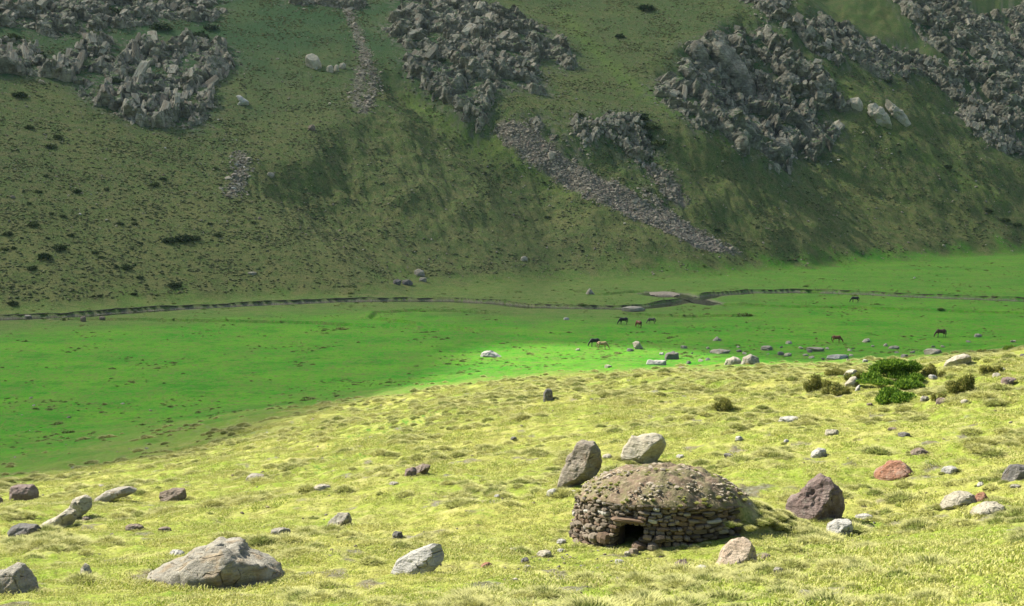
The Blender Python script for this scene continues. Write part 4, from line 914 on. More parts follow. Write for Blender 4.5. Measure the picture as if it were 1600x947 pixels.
# loose stones lying round the hut
LOOSE = [(1000,635,1055,665,'white','rounded pale stone at the left foot of the stone hut wall'),(780,678,836,700,'white','flat whitish stone farthest left of the hut in the row of loose stones'),
 (908,688,988,730,'pale','flat stone with a dark right side left of the hut doorway'),(838,720,882,755,'dark','dark upright stone at the lower end of the row left of the hut'),
 (1005,682,1052,702,'white','thin white stone between the flat stone and the hut wall'),(1268,728,1318,762,'white','white stone in the grass just below the hut doorway'),
 (655,745,714,775,'red','reddish brown stone in the turf right of the long whitish slab'),(850,755,892,785,'grey','grey stone just below the dark upright one left of the hut'),
 (228,372,277,392,'grey','grey flat stone below the dark purplish pair'),(22,345,66,366,'dark','dark flat stone left of the dark purplish pair'),(788,163,822,186,'dark','small dark stone among tussocks above the centre of the hillside'),
 (1315,690,1350,722,'pale','small pointed stone standing at the doorway of the hut'),(795,815,830,838,'pale','small pale stone among tussocks at the bottom left of the hut'),(240,598,300,650,'dark','dark broken rock half hidden in the turf above the long whitish slab'),
 (715,430,745,448,'white','tiny white stone on the turf left of the hut'),(1062,410,1098,428,'pale','small pale stone between the leaning boulder and the hut roof'),(1215,243,1265,268,'pale','flat pale stone between the leaning boulder and the big pale boulder')]
for x0, y0, x1, y1, m_, lb in LOOSE: boulder(BB(B_, x0, y0, x1, y1), .85, m_, lb, cat='stone', name='stone')

# ------------------------------------------------------------------ instanced ground cover
def tuft(name, n, rad, hgt, wid, lean, seed, dome=0., mat=None):
    r = np.random.default_rng(seed); V = []; F = []; S = []
    for i in range(n):
        a = r.uniform(0, 6.283); q = rad*math.sqrt(r.uniform(0, 1)); bx, by = q*math.cos(a), q*math.sin(a)
        da = a+r.normal(0, .7) if dome else r.uniform(0, 6.283); l = lean*(q/rad*.9+.25)*r.uniform(.5, 1.3); h = hgt*r.uniform(.6, 1.15)*(1-.35*(q/rad)**2 if dome else 1)
        ww = wid*r.uniform(.7, 1.3); pa = da+1.57+r.normal(0, .5); ox, oy = math.cos(pa)*ww/2, math.sin(pa)*ww/2
        z0 = dome*(1-(q/rad)**2)*.6-.03; p1 = (bx+math.cos(da)*l*.35, by+math.sin(da)*l*.35, z0+h*.62); p2 = (bx+math.cos(da)*l, by+math.sin(da)*l, z0+h*(1-.25*l/max(hgt, .01)*.4))
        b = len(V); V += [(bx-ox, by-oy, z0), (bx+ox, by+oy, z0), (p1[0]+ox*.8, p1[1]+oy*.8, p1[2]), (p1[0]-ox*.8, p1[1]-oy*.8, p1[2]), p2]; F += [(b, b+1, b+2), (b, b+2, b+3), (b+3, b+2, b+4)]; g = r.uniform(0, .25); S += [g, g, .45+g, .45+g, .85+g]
    if dome:
        I, J = ico(3); k = (I[:, 2] > -.3); P = I*[rad*.93, rad*.93, dome*.75]; P = P*(1+.12*r.normal(size=(len(P), 1))); b = len(V); V += [tuple(p) for p in P]; F += [tuple(b+q for q in f) for f in J]; S += [.0]*len(P)
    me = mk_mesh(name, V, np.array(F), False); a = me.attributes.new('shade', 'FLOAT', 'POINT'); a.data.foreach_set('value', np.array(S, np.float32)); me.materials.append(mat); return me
def scatter(name, protos, P, scale, idx, mat=None, rot=None, sz=None, **props):
    """one object: points with scale / turn / index attributes, on which a node group places the ready meshes"""
    pc = bpy.data.collections.new(name+'_kinds')
    for i, me in enumerate(protos):
        o = bpy.data.objects.new('%s_kind_%d' % (name, i), me); pc.objects.link(o)
    me = bpy.data.meshes.new(name); n = len(P); me.vertices.add(n); me.vertices.foreach_set('co', np.asarray(P, np.float32).ravel())
    r = np.random.default_rng(n); z = r.uniform(0, 6.283, n)
    def at(nm, ty, key, d): a = me.attributes.new(nm, ty, 'POINT'); a.data.foreach_set(key, np.asarray(d).ravel())
    rt = np.zeros((n, 3), np.float32); rt[:, 2] = z
    if rot is not None: rt[:, :2] = rot
    sc = np.asarray(scale, np.float32); sc = np.repeat(sc[:, None], 3, 1) if sc.ndim == 1 else sc
    at('turn', 'FLOAT_VECTOR', 'vector', rt); at('size', 'FLOAT_VECTOR', 'vector', sc.astype(np.float32)); at('pick', 'INT', 'value', np.asarray(idx, np.int32))
    o = obj(name, me, **props); g = bpy.data.node_groups.new(name, 'GeometryNodeTree')
    g.interface.new_socket('Geometry', in_out='INPUT', socket_type='NodeSocketGeometry'); g.interface.new_socket('Geometry', in_out='OUTPUT', socket_type='NodeSocketGeometry')
    gi = g.nodes.new('NodeGroupInput'); go = g.nodes.new('NodeGroupOutput'); ip = g.nodes.new('GeometryNodeInstanceOnPoints'); ci = g.nodes.new('GeometryNodeCollectionInfo')
    ci.inputs[0].default_value = pc; ci.inputs['Separate Children'].default_value = True; ci.inputs['Reset Children'].default_value = True
    def na(nm, ty): q = g.nodes.new('GeometryNodeInputNamedAttribute'); q.data_type = ty; q.inputs[0].default_value = nm; return q.outputs[0]
    l = g.links.new; l(gi.outputs[0], ip.inputs['Points']); l(ci.outputs[0], ip.inputs['Instance']); ip.inputs['Pick Instance'].default_value = True
    l(na('pick', 'INT'), ip.inputs['Instance Index']); l(na('turn', 'FLOAT_VECTOR'), ip.inputs['Rotation']); l(na('size', 'FLOAT_VECTOR'), ip.inputs['Scale']); l(ip.outputs[0], go.inputs[0])
    md = o.modifiers.new('scatter', 'NODES'); md.node_group = g; print(name, n); return o
def fan_points(d0, d1, per, seed, pad=.05, pw=1.):
    """random points on the ground between two distances, inside the wedge of ground the view can reach"""
    r = np.random.default_rng(seed); hw = math.radians(20+pad*60); n = int(hw*(d1*d1-d0*d0)*per); q = np.sqrt(r.uniform(d0*d0, d1*d1, n)); a = r.uniform(-hw, hw, n); return q*np.sin(a), q*np.cos(a), r
def free_of_hut(X, Y, k=.0): return np.hypot(X-HUTR[0], Y-HUTR[1]) > HUTR[2]+k
HL = lambda X, Y: np.where(Y < 325, hill0(X, np.minimum(Y, 325)), -30.)
def cover():
    ROCK_SPOTS = [(o.location.x, o.location.y, max(abs(c[0]) for c in o.bound_box)) for o in COL.objects if o.name.split('.')[0] in ('boulder', 'stone') and o.parent is None and o.location.y < 160]
    T_ = time.time()
    # turf
    pr = [tuft('turf_patch', 130, .42, .075, .020, .06, 40+i, 0, M_TURF) for i in range(4)]
    Xs = []; Ys = []
    for d0, d1, per in ((15, 45, 5.5), (45, 90, 3.6), (90, 150, 2.0), (150, 240, .9)):
        X, Y, r = fan_points(d0, d1, per, int(d0)); Xs.append(X); Ys.append(Y)
    X = np.concatenate(Xs); Y = np.concatenate(Ys); k = free_of_hut(X, Y, .15) & (dry_side(X, Y)+15*fbm(X/9, Y/9, 4, 90) > 0) & (fbm(X/1.7, Y/1.7, 3, 97) < .6); X, Y = X[k], Y[k]; r = np.random.default_rng(3); dd = np.hypot(X, Y)
    s = (.75+.35*r.random(len(X)))*(1+.5*sm(40, 110, dd)+.6*sm(110, 220, dd)); s = s*(.75+.5*sm(-.2, .4, fbm(X/5, Y/5, 3, 501)))
    scatter('short_grass', pr, np.stack([X, Y, H(X, Y)], 1), s, r.integers(0, 4, len(X)), kind='stuff', label='short yellow green turf covering the near hillside')
    # tussocks
    pt = [tuft('tussock', 420, .28, .20, .012, .22, 60+i, .17, M_TUFT) for i in range(3)]+[tuft('small_tussock', 190, .17, .13, .012, .14, 70+i, .10, M_TUFT) for i in range(2)]
    Xs = []; Ys = []; dn = []
    for d0, d1, per in ((16, 60, 2.4), (60, 130, 1.9), (130, 270, .7)):
        X, Y, r = fan_points(d0, d1, per, int(d0)+9); Xs.append(X); Ys.append(Y)
    X = np.concatenate(Xs); Y = np.concatenate(Ys); hl = HL(X, Y); r = np.random.default_rng(8)
    px = X/Y*FPX+800; belt = np.exp(-((Y-112)/38)**2)*sm(300, 700, px)+sm(30, 20, Y)*.6+.5*sm(55, 95, Y)*sm(900, 1300, px)
    den = sm(-.06, .42, fbm(X/6.5, Y/9, 3, 511)+.42*belt-.06)*.85+.035
    k = (r.random(len(X)) < den) & free_of_hut(X, Y, .5) & (hl > -.5) & (r.random(len(X)) < sm(-42, 6, dry_side(X, Y)+14*fbm(X/9, Y/9, 3, 92)))
    for bx_, by_, br_ in ROCK_SPOTS: k &= (np.abs(X-bx_) > br_*1.1) | (Y > by_+br_) | (Y < by_-br_*.9-.35)
    X, Y = X[k], Y[k]
    big = sm(-.1, .4, fbm(X/4, Y/4, 2, 515)); idx = np.where(r.random(len(X)) < .25+.6*big, r.integers(0, 3, len(X)), 3+r.integers(0, 2, len(X)))
    s = (.65+.9*r.random(len(X))**1.6)*(1+.35*sm(80, 200, Y))*(1-.28*sm(36, 20, Y)); sc = np.stack([s*r.uniform(.9, 1.5, len(s)), s*r.uniform(.9, 1.2, len(s)), s*r.uniform(.75, 1.05, len(s))], 1)
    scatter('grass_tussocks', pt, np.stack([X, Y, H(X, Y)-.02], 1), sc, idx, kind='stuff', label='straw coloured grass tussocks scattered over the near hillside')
    # grass round boulder feet and on the hut bank
    P = []; S_ = []
    for o in list(COL.objects):
        if o.name.split('.')[0] in ('boulder', 'stone') and o.parent is None and o.location.y < 75:
            bb = np.array([c[:] for c in o.bound_box]); wx = (bb[:, 0].max()-bb[:, 0].min())*.5; wy = (bb[:, 1].max()-bb[:, 1].min())*.5
            for _ in range(int(4+wx*16)):
                a = r.uniform(0, 6.283); P.append((o.location.x+math.cos(a)*wx*1.02, o.location.y+math.sin(a)*wy*1.0)); S_.append(r.uniform(.25, .75)*min(1, .5+wx*.6))
    for _ in range(260):
        a = math.radians(r.uniform(-28, 118)); q = HUTR[2]+r.uniform(.15, 1.8); P.append((HUTR[0]+q*math.cos(a), HUTR[1]+q*math.sin(a))); S_.append(r.uniform(.3, .7))
    for _ in range(60):
        a = math.radians(r.uniform(140, 330)); q = HUTR[2]+r.uniform(.2, .7); P.append((HUTR[0]+q*math.cos(a), HUTR[1]+q*math.sin(a))); S_.append(r.uniform(.25, .55))
    P = np.array(P); z = H(P[:, 0], P[:, 1]); hd = np.hypot(P[:, 0]-HUTR[0], P[:, 1]-HUTR[1]); aa = np.arctan2(P[:, 1]-HUTR[1], P[:, 0]-HUTR[0])
    bank = (np.cos(aa-math.radians(20)) > .2) & (hd < HUTR[2]+1.9) & (hd > HUTR[2])
    kk = np.clip((hd-HUTR[2]-.1)/1.9, 0, 1); z = np.where(bank, z+(1-kk)**1.2*.60-.08, z)
    scatter('grass_at_stone_feet', pt, np.column_stack([P, z-.03]), np.array(S_), r.integers(0, 5, len(P)), kind='stuff', label='grass growing round the boulders and the hut')
    # small plants on the turf roof
    n = 420; a = r.uniform(0, 6.283, n); q = (HUTR[2])*np.sqrt(r.uniform(0, 1, n)); x = q*np.cos(a); y = q*np.sin(a); k = fbm(x/.7, y/.7, 2, 520) > .02; x, y = x[k], y[k]
    scatter('roof_plants', pt[3:], np.array([(HUTR[0]+u, HUTR[1]+v, ROOFZ(u, v)-.02) for u, v in zip(x, y)]), r.uniform(.18, .42, len(x)), r.integers(0, 2, len(x)), kind='stuff', label='small tufts growing on the roof of the hut')
    # meadow: low rushes and molehills of grass
    X, Y, r = fan_points(140, 520, .6, 77, .06); hl = HL(X, Y); d, s, al = pl_dist(X, Y, SP); den = sm(.1, .6, fbm(X/12, Y/16, 3, 530)+.5*sm(-1, -14, -0*hl)*0+.35*np.exp(-(np.abs(hl)/4)**2)+.25*np.exp(-(d/20)**2))
    z = H(X, Y); k = (r.random(len(X)) < den*.8+.04) & (z > -.3) & (z < 3); X, Y, z = X[k], Y[k], z[k]; s = np.exp(r.normal(-.75, .5, len(X)))
    scatter('meadow_tufts', [tuft('rush_tuft', 60, .30, .20, .05, .2, 90+i, .14, M_MEADOW) for i in range(3)], np.stack([X, Y, z-.04], 1), np.stack([s*1.5, s, s*.9], 1), r.integers(0, 3, len(X)), kind='stuff', label='low dull tufts scattered over the green meadow')
    # mountain: heather and rough scrub
    def clump(seed):
        I, J = ico(2); r = np.random.default_rng(seed); V = I*(1+.3*r.normal(size=(len(I), 1))*.8)*[1, .9, .7]; me = mk_mesh('scrub_clump', V, J, False); a = me.attributes.new('shade', 'FLOAT', 'POINT'); a.data.foreach_set('value', r.uniform(0, 1, len(V)).astype(np.float32)*.8); me.materials.append(M_HEATH); return me
    X, Y, r = fan_points(345, 660, 2.6, 99, .07); z = H(X, Y); den = .10+.55*sm(-.05, .5, fbm(X/14, Y/14, 4, 540))+.25*sm(60, 20, z)*sm(-20, -80, X)
    inc = np.zeros(len(X), bool)
    for P in (SCREE,): inc |= poly_sd(X, Y, P[:, :2]) > -1
    k = (r.random(len(X)) < den) & (z > 2.5) & ~inc; X, Y, z = X[k], Y[k], z[k]; s = np.minimum(np.exp(r.normal(-1.85, .5, len(X))), .40); 
    scatter('mountain_scrub', [clump(i) for i in range(5)], np.stack([X, Y, z+.0], 1), np.stack([s*1.4, s*1.2, s], 1), r.integers(0, 5, len(X)), kind='stuff', label='dark heather and rough scrub speckling the mountain grass')
print('cover', time.time()-_T0)
M_MEADOW = leaf_mat('meadow_rush', (.05,.12,.015), (.13,.17,.04), (.20,.18,.07))
cover()

# ------------------------------------------------------------------ shrubs
def shrub(name, label, cat, lobes, leaf, mat, n, seed, loc, group=None, stemmat=None):
    """lobes: (x, y, z, rx, ry, rz); leaves spread through each lobe, denser towards its skin"""
    r = np.random.default_rng(seed); L = np.array(lobes, float); vol = L[:,3]*L[:,4]*L[:,5]; pk = r.choice(len(L), n, p=vol/vol.sum())
    d = r.normal(size=(n, 3)); d /= np.linalg.norm(d, axis=1)[:, None]; q = r.uniform(0, 1, n)**.33; q *= 1+.25*fbm3(d*2+L[pk, :3], 1.6, 2, seed)
    c = L[pk, :3]+d*q[:, None]*L[pk, 3:]; c[:, 2] = np.maximum(c[:, 2], .02)
    up = d*.6+[0, 0, .7]+r.normal(size=(n, 3))*.45; up /= np.linalg.norm(up, axis=1)[:, None]; sd = np.cross(up, r.normal(size=(n, 3))); sd /= np.linalg.norm(sd, axis=1)[:, None]
    s = leaf*r.uniform(.6, 1.3, n)[:, None]
    V = np.stack([c-sd*s*.35, c+sd*s*.35, c+up*s*1.3, c+up*s*.6+np.cross(up, sd)*s*.45], 1).reshape(-1, 3); b = np.arange(n)[:, None]*4; F = np.vstack([b+[0, 1, 2], b+[0, 2, 3]])
    root = obj(name, None, loc=loc, label=label, category=cat)
    if group: root['group'] = group
    me = mk_mesh('foliage', V, F, False); a = me.attributes.new('shade', 'FLOAT', 'POINT'); a.data.foreach_set('value', np.repeat(r.uniform(0, 1, n), 4).astype(np.float32)); obj('foliage', me, mat, root)
    V = []; F = []
    for i in range(14):
        t = L[r.integers(len(L))]; a0 = np.array([t[0]*.3, t[1]*.3, -.1]) if math.hypot(t[0], t[1]) < 1.3 else t[:3]-[t[3]*.4, 0, t[5]*1.1]; b0 = t[:3]+r.normal(size=3)*t[3:]*.4; m0 = (a0+b0)/2+[0, 0, -.05]; pts = [a0, m0, b0]; rd = [.035, .025, .012]; k0 = len(V)
        for p, w_ in zip(pts, rd):
            for j in range(5): V.append((p[0]+math.cos(j*1.2566)*w_, p[1]+math.sin(j*1.2566)*w_, p[2]))
        for s_ in range(2):
            for j in range(5): F.append((k0+s_*5+j, k0+s_*5+(j+1) % 5, k0+s_*5+5+(j+1) % 5, k0+s_*5+5+j))
    obj('stem', mk_mesh('stem', V, F), M_BARK, root); return root
M_BARK = simple('shrub_bark', (.10, .07, .05), (.17, .125, .09), 12)
def shrub_px(x0, y0, x1, y1, label, mat, seed, kind='shrub', nl=10, leaf=.05, n=3500, dz=1.):
    g = hit((x0+x1)/2, y1-3); s = FPX/g[1]; w_ = (x1-x0)/s/2; h_ = (y1-y0)/s*dz; r = np.random.default_rng(seed); L = []
    for i in range(nl):
        x = r.uniform(-.78, .78)*w_; y = r.uniform(-.3, .5)*w_; L.append((x, y, h_*r.uniform(.12, .55)*(1-abs(x)/w_*.6), w_*r.uniform(.16, .36), w_*r.uniform(.16, .34), h_*r.uniform(.2, .38)))
    return shrub(kind, label, 'shrub', L, leaf, mat, n, seed, (g[0], g[1]+w_*.35, g[2]-.05))
g = hit(1392, 630); s_ = FPX/g[1]; JL = []
for px, py, rx, rz in [(1395,570,34,9),(1425,573,18,9),(1372,577,18,8),(1362,590,20,9),(1405,588,28,9),(1432,592,15,9),(1378,600,22,9),(1418,602,24,9),(1392,615,22,10),(1412,622,24,9),(1380,624,14,8),(1350,600,14,8),(1436,603,10,6),(1398,577,16,8)]:
    q = hit(px, py+rz*.7)
    if q[1] > g[1]+11: q = at_depth(np.array(float(px)), np.array(py+rz*.7), g[1]+9)
    k = FPX/q[1]; JL.append((q[0]-g[0], q[1]-g[1], q[2]-g[2]+rz/k*.75, rx/k*.78, rx/k*.5+.25, rz/k*.95))
shrub('juniper_shrub', 'bright green spreading juniper on the crest of the near hillside at right', 'shrub', JL, .10, M_JUNI, 22000, 3, (g[0], g[1], g[2]-.05))
for a in [(1252,585,1306,616,'rounded yellow green shrub farthest left of the group on the crest',M_SHRUB,4,4000),(1290,596,1336,620,'low olive shrub below the pointed grey slab',M_SHRUB,5,2500),(1322,576,1352,600,'small greenish shrub behind the pointed grey slab',M_SHRUB,6,2000),
 (1486,580,1548,618,'broad yellowish shrub with a green base near the right edge',M_SHRUB,7,5000),(1440,566,1478,592,'low brownish shrub right behind the bright green juniper',M_SHRUB,8,2500),(1535,564,1572,590,'yellowish shrub beside the broken rocks near the right edge',M_SHRUB,9,2200),
 (1288,574,1326,590,'brownish low shrub above the yellow green one on the crest',M_SHRUB,10,1800),(1526,545,1546,556,'small shrub on the skyline of the near hillside at right',M_SHRUB,11,900),(1570,540,1592,550,'green tuft of shrub at the right edge on the crest',M_JUNI,12,900),
 (1112,620,1150,646,'dark rounded shrub alone among tussocks in the middle distance',M_SHRUB,13,2200),(1455,612,1482,630,'small shrub to the lower right of the juniper',M_SHRUB,14,1200)]:
    shrub_px(*a[:4], a[4], a[5], a[6], n=a[7], leaf=.07)
def where(px, py):
    if py < 470:
        h_ = 'high on' if py < 160 else 'half way up' if py < 300 else 'low on'
        return h_+' the slope '+('at the far left' if px < 170 else 'under the left crag' if px < 380 else 'left of the stony gully' if px < 560 else 'on the cone' if px < 780 else 'beside the scree' if px < 1050 else 'under the right crag' if px < 1330 else 'at the far right')
    return 'of the hillside '+('at far left' if px < 320 else 'left of the long whitish slab' if px < 620 else 'left of the stone hut' if px < 880 else 'around the stone hut' if px < 1190 else 'right of the hut' if px < 1420 else 'at far right')
print('shrubs', time.time()-_T0)
# dark bushes on the mountain: every one a thing, all alike
def bush_mesh(seed):
    r = np.random.default_rng(seed); n = 420; d = r.normal(size=(n, 3)); d /= np.linalg.norm(d, axis=1)[:, None]; d[:, 2] = np.abs(d[:, 2])
    lob = (1+.35*fbm3(d*1.7+seed, 1.3, 2, seed))[:, None]; c = d*lob*(r.uniform(.3, 1, n)**.4)[:, None]*[1.1, .9, .55]; t = r.normal(size=(n, 3, 3))*.13
    V = (c[:, None]+t).reshape(-1, 3); me = mk_mesh('dwarf_bush', V, np.arange(3*n).reshape(-1, 3), False); a = me.attributes.new('shade', 'FLOAT', 'POINT'); a.data.foreach_set('value', np.repeat(r.uniform(0, .7, n), 3).astype(np.float32)); me.materials.append(M_SCRUB); return me
BM = [bush_mesh(i) for i in range(5)]
BUSH = [(12,366,8),(52,352,9),(92,388,12),(50,420,9),(70,402,12),(158,402,5),(198,419,9),(218,434,6),(272,447,11),(208,460,5),(265,377,11),(285,375,14),(305,373,10),(210,350,6),(188,350,6),(98,338,6),(110,368,6),(20,475,9),(80,230,9),(90,215,8),(30,150,12),(46,200,8),(148,395,6),(8,390,6),(22,388,5),(1010,15,14),(968,58,8),(1388,128,7),(328,350,5),(340,368,7),(120,300,7),(60,300,6),(255,280,6),(240,290,7),(1570,345,8),(1590,352,8),(1545,330,7),(1480,262,8),(905,180,9),(1000,185,14),(1018,200,13),(992,200,10),(1030,225,12),(1010,215,12),(855,340,5),(1120,360,5),(180,128,10),(230,125,10),(60,90,14),(20,60,12),(250,45,16),(310,60,16),(330,45,12),(180,20,14),(780,30,9),(795,45,8),(720,120,9),(690,95,8),(680,145,9),(742,165,8),(1040,120,8),(1150,140,8)]
r_ = np.random.default_rng(4)
for k in range(25): BUSH.append((float(r_.uniform(0, 420)), float(r_.uniform(220, 470)), float(r_.uniform(2.5, 5))))
for k in range(30): BUSH.append((float(r_.uniform(420, 1600)), float(r_.uniform(120, 420)), float(r_.uniform(2, 4))))
for i, (px, py, w_) in enumerate(BUSH):
    g = hit(px, py)
    if g[2] < 1 or g[1] > 730: continue
    o = bpy.data.objects.new('dwarf_bush', BM[i % 5]); COL.objects.link(o); k = w_/FPX*g[1]; o.location = (g[0], g[1], g[2]-.1); o.rotation_euler.z = float(r_.uniform(0, 6)); o.scale = (k, k, k*.9)
    o['label'] = ('broad' if w_ > 10 else 'medium' if w_ > 5.5 else 'tiny')+' dark bush '+(where(px, py) if py < 470 else 'on the bank above the stream at left'); o['category'] = 'bush'; o['group'] = 'dark bushes on the mountain slope'

# ------------------------------------------------------------------ stones on the mountain
def stone_mesh(seed, mat, n=2):
    I, J = ico(n); r = np.random.default_rng(seed); V = I.copy()
    for _ in range(9):
        nn = r.normal(size=3); nn /= np.linalg.norm(nn); d = V@nn; lim = r.uniform(.45, .85); V -= np.maximum(0, d-lim)[:, None]*nn
    V *= [1, .8, .62]; me = mk_mesh('stone', V, J, False); me.materials.append(mat); return me
SM = {k: [stone_mesh(i+j*9, m) for i in range(5)] for j, (k, m) in enumerate((('pale', R_PALE), ('grey', R_GREY), ('dark', R_DARK), ('white', R_WHITE)))}
def mstone(px, py, w_, kind, label, group, i):
    g = hit(px, py); k = w_*.5/FPX*g[1]*1.25; o = bpy.data.objects.new('stone', SM[kind][i % 5]); COL.objects.link(o); o.location = (g[0], g[1], g[2]+.15*k)
    o.rotation_euler = (float(r_.uniform(-.4, .4)), float(r_.uniform(-.4, .4)), float(r_.uniform(0, 6))); o.scale = (k, k, k); o['label'] = label; o['category'] = 'stone'; o['group'] = group
for i, (x, y, w_) in enumerate([(1065,750,9),(1100,752,16),(1130,775,16),(1120,745,10),(1075,820,10),(1105,855,18),(1135,825,18),(1155,815,14),(1080,875,22),(1065,895,16),(1072,915,8),(1195,740,12),(1130,710,8),(1150,665,6),(1095,650,10),(1075,648,8),(1060,735,8),(1195,805,6),(1120,790,10),(1090,790,8),(1010,555,14),(1000,535,6),(1025,550,8),(1090,700,6),(985,645,5)]):
    mstone(x/2.96, y/2.96, w_/2.96, 'white' if i % 3 else 'grey', 'whitish stone among others in the dry gully on the left slope', 'white stones in the gully', i)
for i, (x, y, w_) in enumerate([(705,750,14),(740,740,16),(690,762,10),(933,635,12),(988,713,12),(940,778,8),(750,857,8),(662,913,10),(940,918,8),(910,685,6),(815,630,6),(600,690,26),(575,660,22),(600,640,18),(590,735,26),(575,710,16),(545,735,18),(365,615,26),(410,620,24),(395,590,20),(430,565,18),(340,545,30),(300,520,22),(270,495,16),(350,495,24),(100,540,16),(180,560,18),(220,560,18),(280,695,26),(250,680,20),(430,770,26),(120,345,6),(10,520,20),(700,600,26),(660,615,22),(1345,520,24),(1285,530,28),(1225,525,12)]):
    mstone(1060+x/2.96, y/2.96, w_/2.96, 'grey' if i > 10 else 'white', ('grey block' if i > 10 else 'small white stone')+(' near the left foot' if x < 300 else ' below the middle' if x < 620 else ' off the right end')+' of the big right crag', 'stones below the right crag', i)
for i in range(105):
    px = float(r_.uniform(0, 1600)); py = float(r_.uniform(140, 450)); 
    mstone(px, py, float(np.exp(r_.normal(1.15, .35))), ('grey', 'pale', 'white', 'dark')[i % 4], 'small %s stone %s' % (('grey', 'pale', 'white', 'dark')[i % 4], where(px, py)), 'small stones on the mountain slope', i)
def strip_where(px): return 'left of the two touching boulders' if px < 1130 else 'between the touching boulders and the chestnut horse' if px < 1300 else 'behind the juniper' if px < 1440 else 'near the right edge'
for i in range(45):
    px = float(r_.uniform(1050, 1600)); py = 552+float(r_.uniform(-14, 14))-(px-1300)*.02; mstone(px, py, float(r_.uniform(4, 10)), ('grey', 'pale', 'dark')[i % 3], 'small %s stone in the shaded strip, %s' % (('grey', 'pale', 'dark')[i % 3], strip_where(px)), 'small stones at the meadow edge', i)
TS = np.array([hit(float(r_.uniform(0, 1600)), float(r_.uniform(620, 940))) if i % 3 else hit(float(r_.normal(920, 90)), float(r_.normal(880, 22))) for i in range(330)])
TS = TS[(np.hypot(TS[:, 0]-HUTR[0], TS[:, 1]-HUTR[1]) > 2.9)]
tk = .5*r_.uniform(2, 7, len(TS))/FPX*TS[:, 1]*1.2
scatter('tiny_stones', SM['grey'][:2]+SM['pale'][:2]+SM['white'][:1]+[stone_mesh(90, R_TAN), stone_mesh(91, R_BROWN)], TS+[0, 0, .01], tk, r_.integers(0, 7, len(TS)), rot=r_.uniform(-.4, .4, (len(TS), 2)), kind='stuff', label='tiny stones lying in the turf of the sunlit hillside')
print('mst', time.time()-_T0)
# scree: nobody could count its stones
def scree():
    r = np.random.default_rng(31); pts = []; sz = []
    for P, n, s0 in ((SCREE, 30000, .20), (SCREE2, 1500, .24)):
        mn, mx = P[:, :2].min(0)-2, P[:, :2].max(0)+2; X = r.uniform(mn[0], mx[0], n*3); Y = r.uniform(mn[1], mx[1], n*3); k = poly_sd(X, Y, P[:, :2])+2.5*fbm(X/4, Y/4, 3, 601) > .3-r.exponential(.7, n*3); X, Y = X[k][:n], Y[k][:n]; pts.append(np.stack([X, Y], 1)); sz.append(s0*np.exp(r.normal(0, .55, len(X))))
    for P in TRACK+[GULLY, TRACKR]:
        for i in range(len(P)-1):
            n = 130; t = r.random(n)[:, None]; q = P[i, :2]*(1-t)+P[i+1, :2]*t+r.normal(0, 1.7, (n, 2)); pts.append(q); sz.append(.33*np.exp(r.normal(0, .5, n)))
    for P in CW.values():       # blocks fallen along the feet of the crags
        n = 110; i = r.integers(0, len(P)-1, n); t = r.random(n)[:, None]; q = P[i, :2]*(1-t)+P[i+1, :2]*t+r.normal(0, 2.2, (n, 2)); pts.append(q); sz.append(.34*np.exp(r.normal(0, .5, n)))
    n = 3500; X, Y, _ = fan_points(400, 640, .13, 123, .06); pts.append(np.stack([X, Y], 1)); sz.append(.16*np.exp(r.normal(0, .5, len(X))))
    P = np.vstack(pts); s = np.concatenate(sz); z = H(P[:, 0], P[:, 1]); n = len(P); k = z > 1
    scatter('scree', [stone_mesh(70+i, m_) for i, m_ in enumerate((R_SCREE, R_SCREE, R_SCREE, R_BROWN, R_TAUPE, R_SCREE, R_CRAG))], np.column_stack([P, z+.05])[k], np.stack([s*1.2, s, s], 1)[k], r.integers(0, 7, n)[k], rot=r.uniform(-.6, .6, (n, 2))[k], kind='stuff', label='grey brown scree fanning down from the central crag')
scree()
print('stones done', time.time()-_T0)

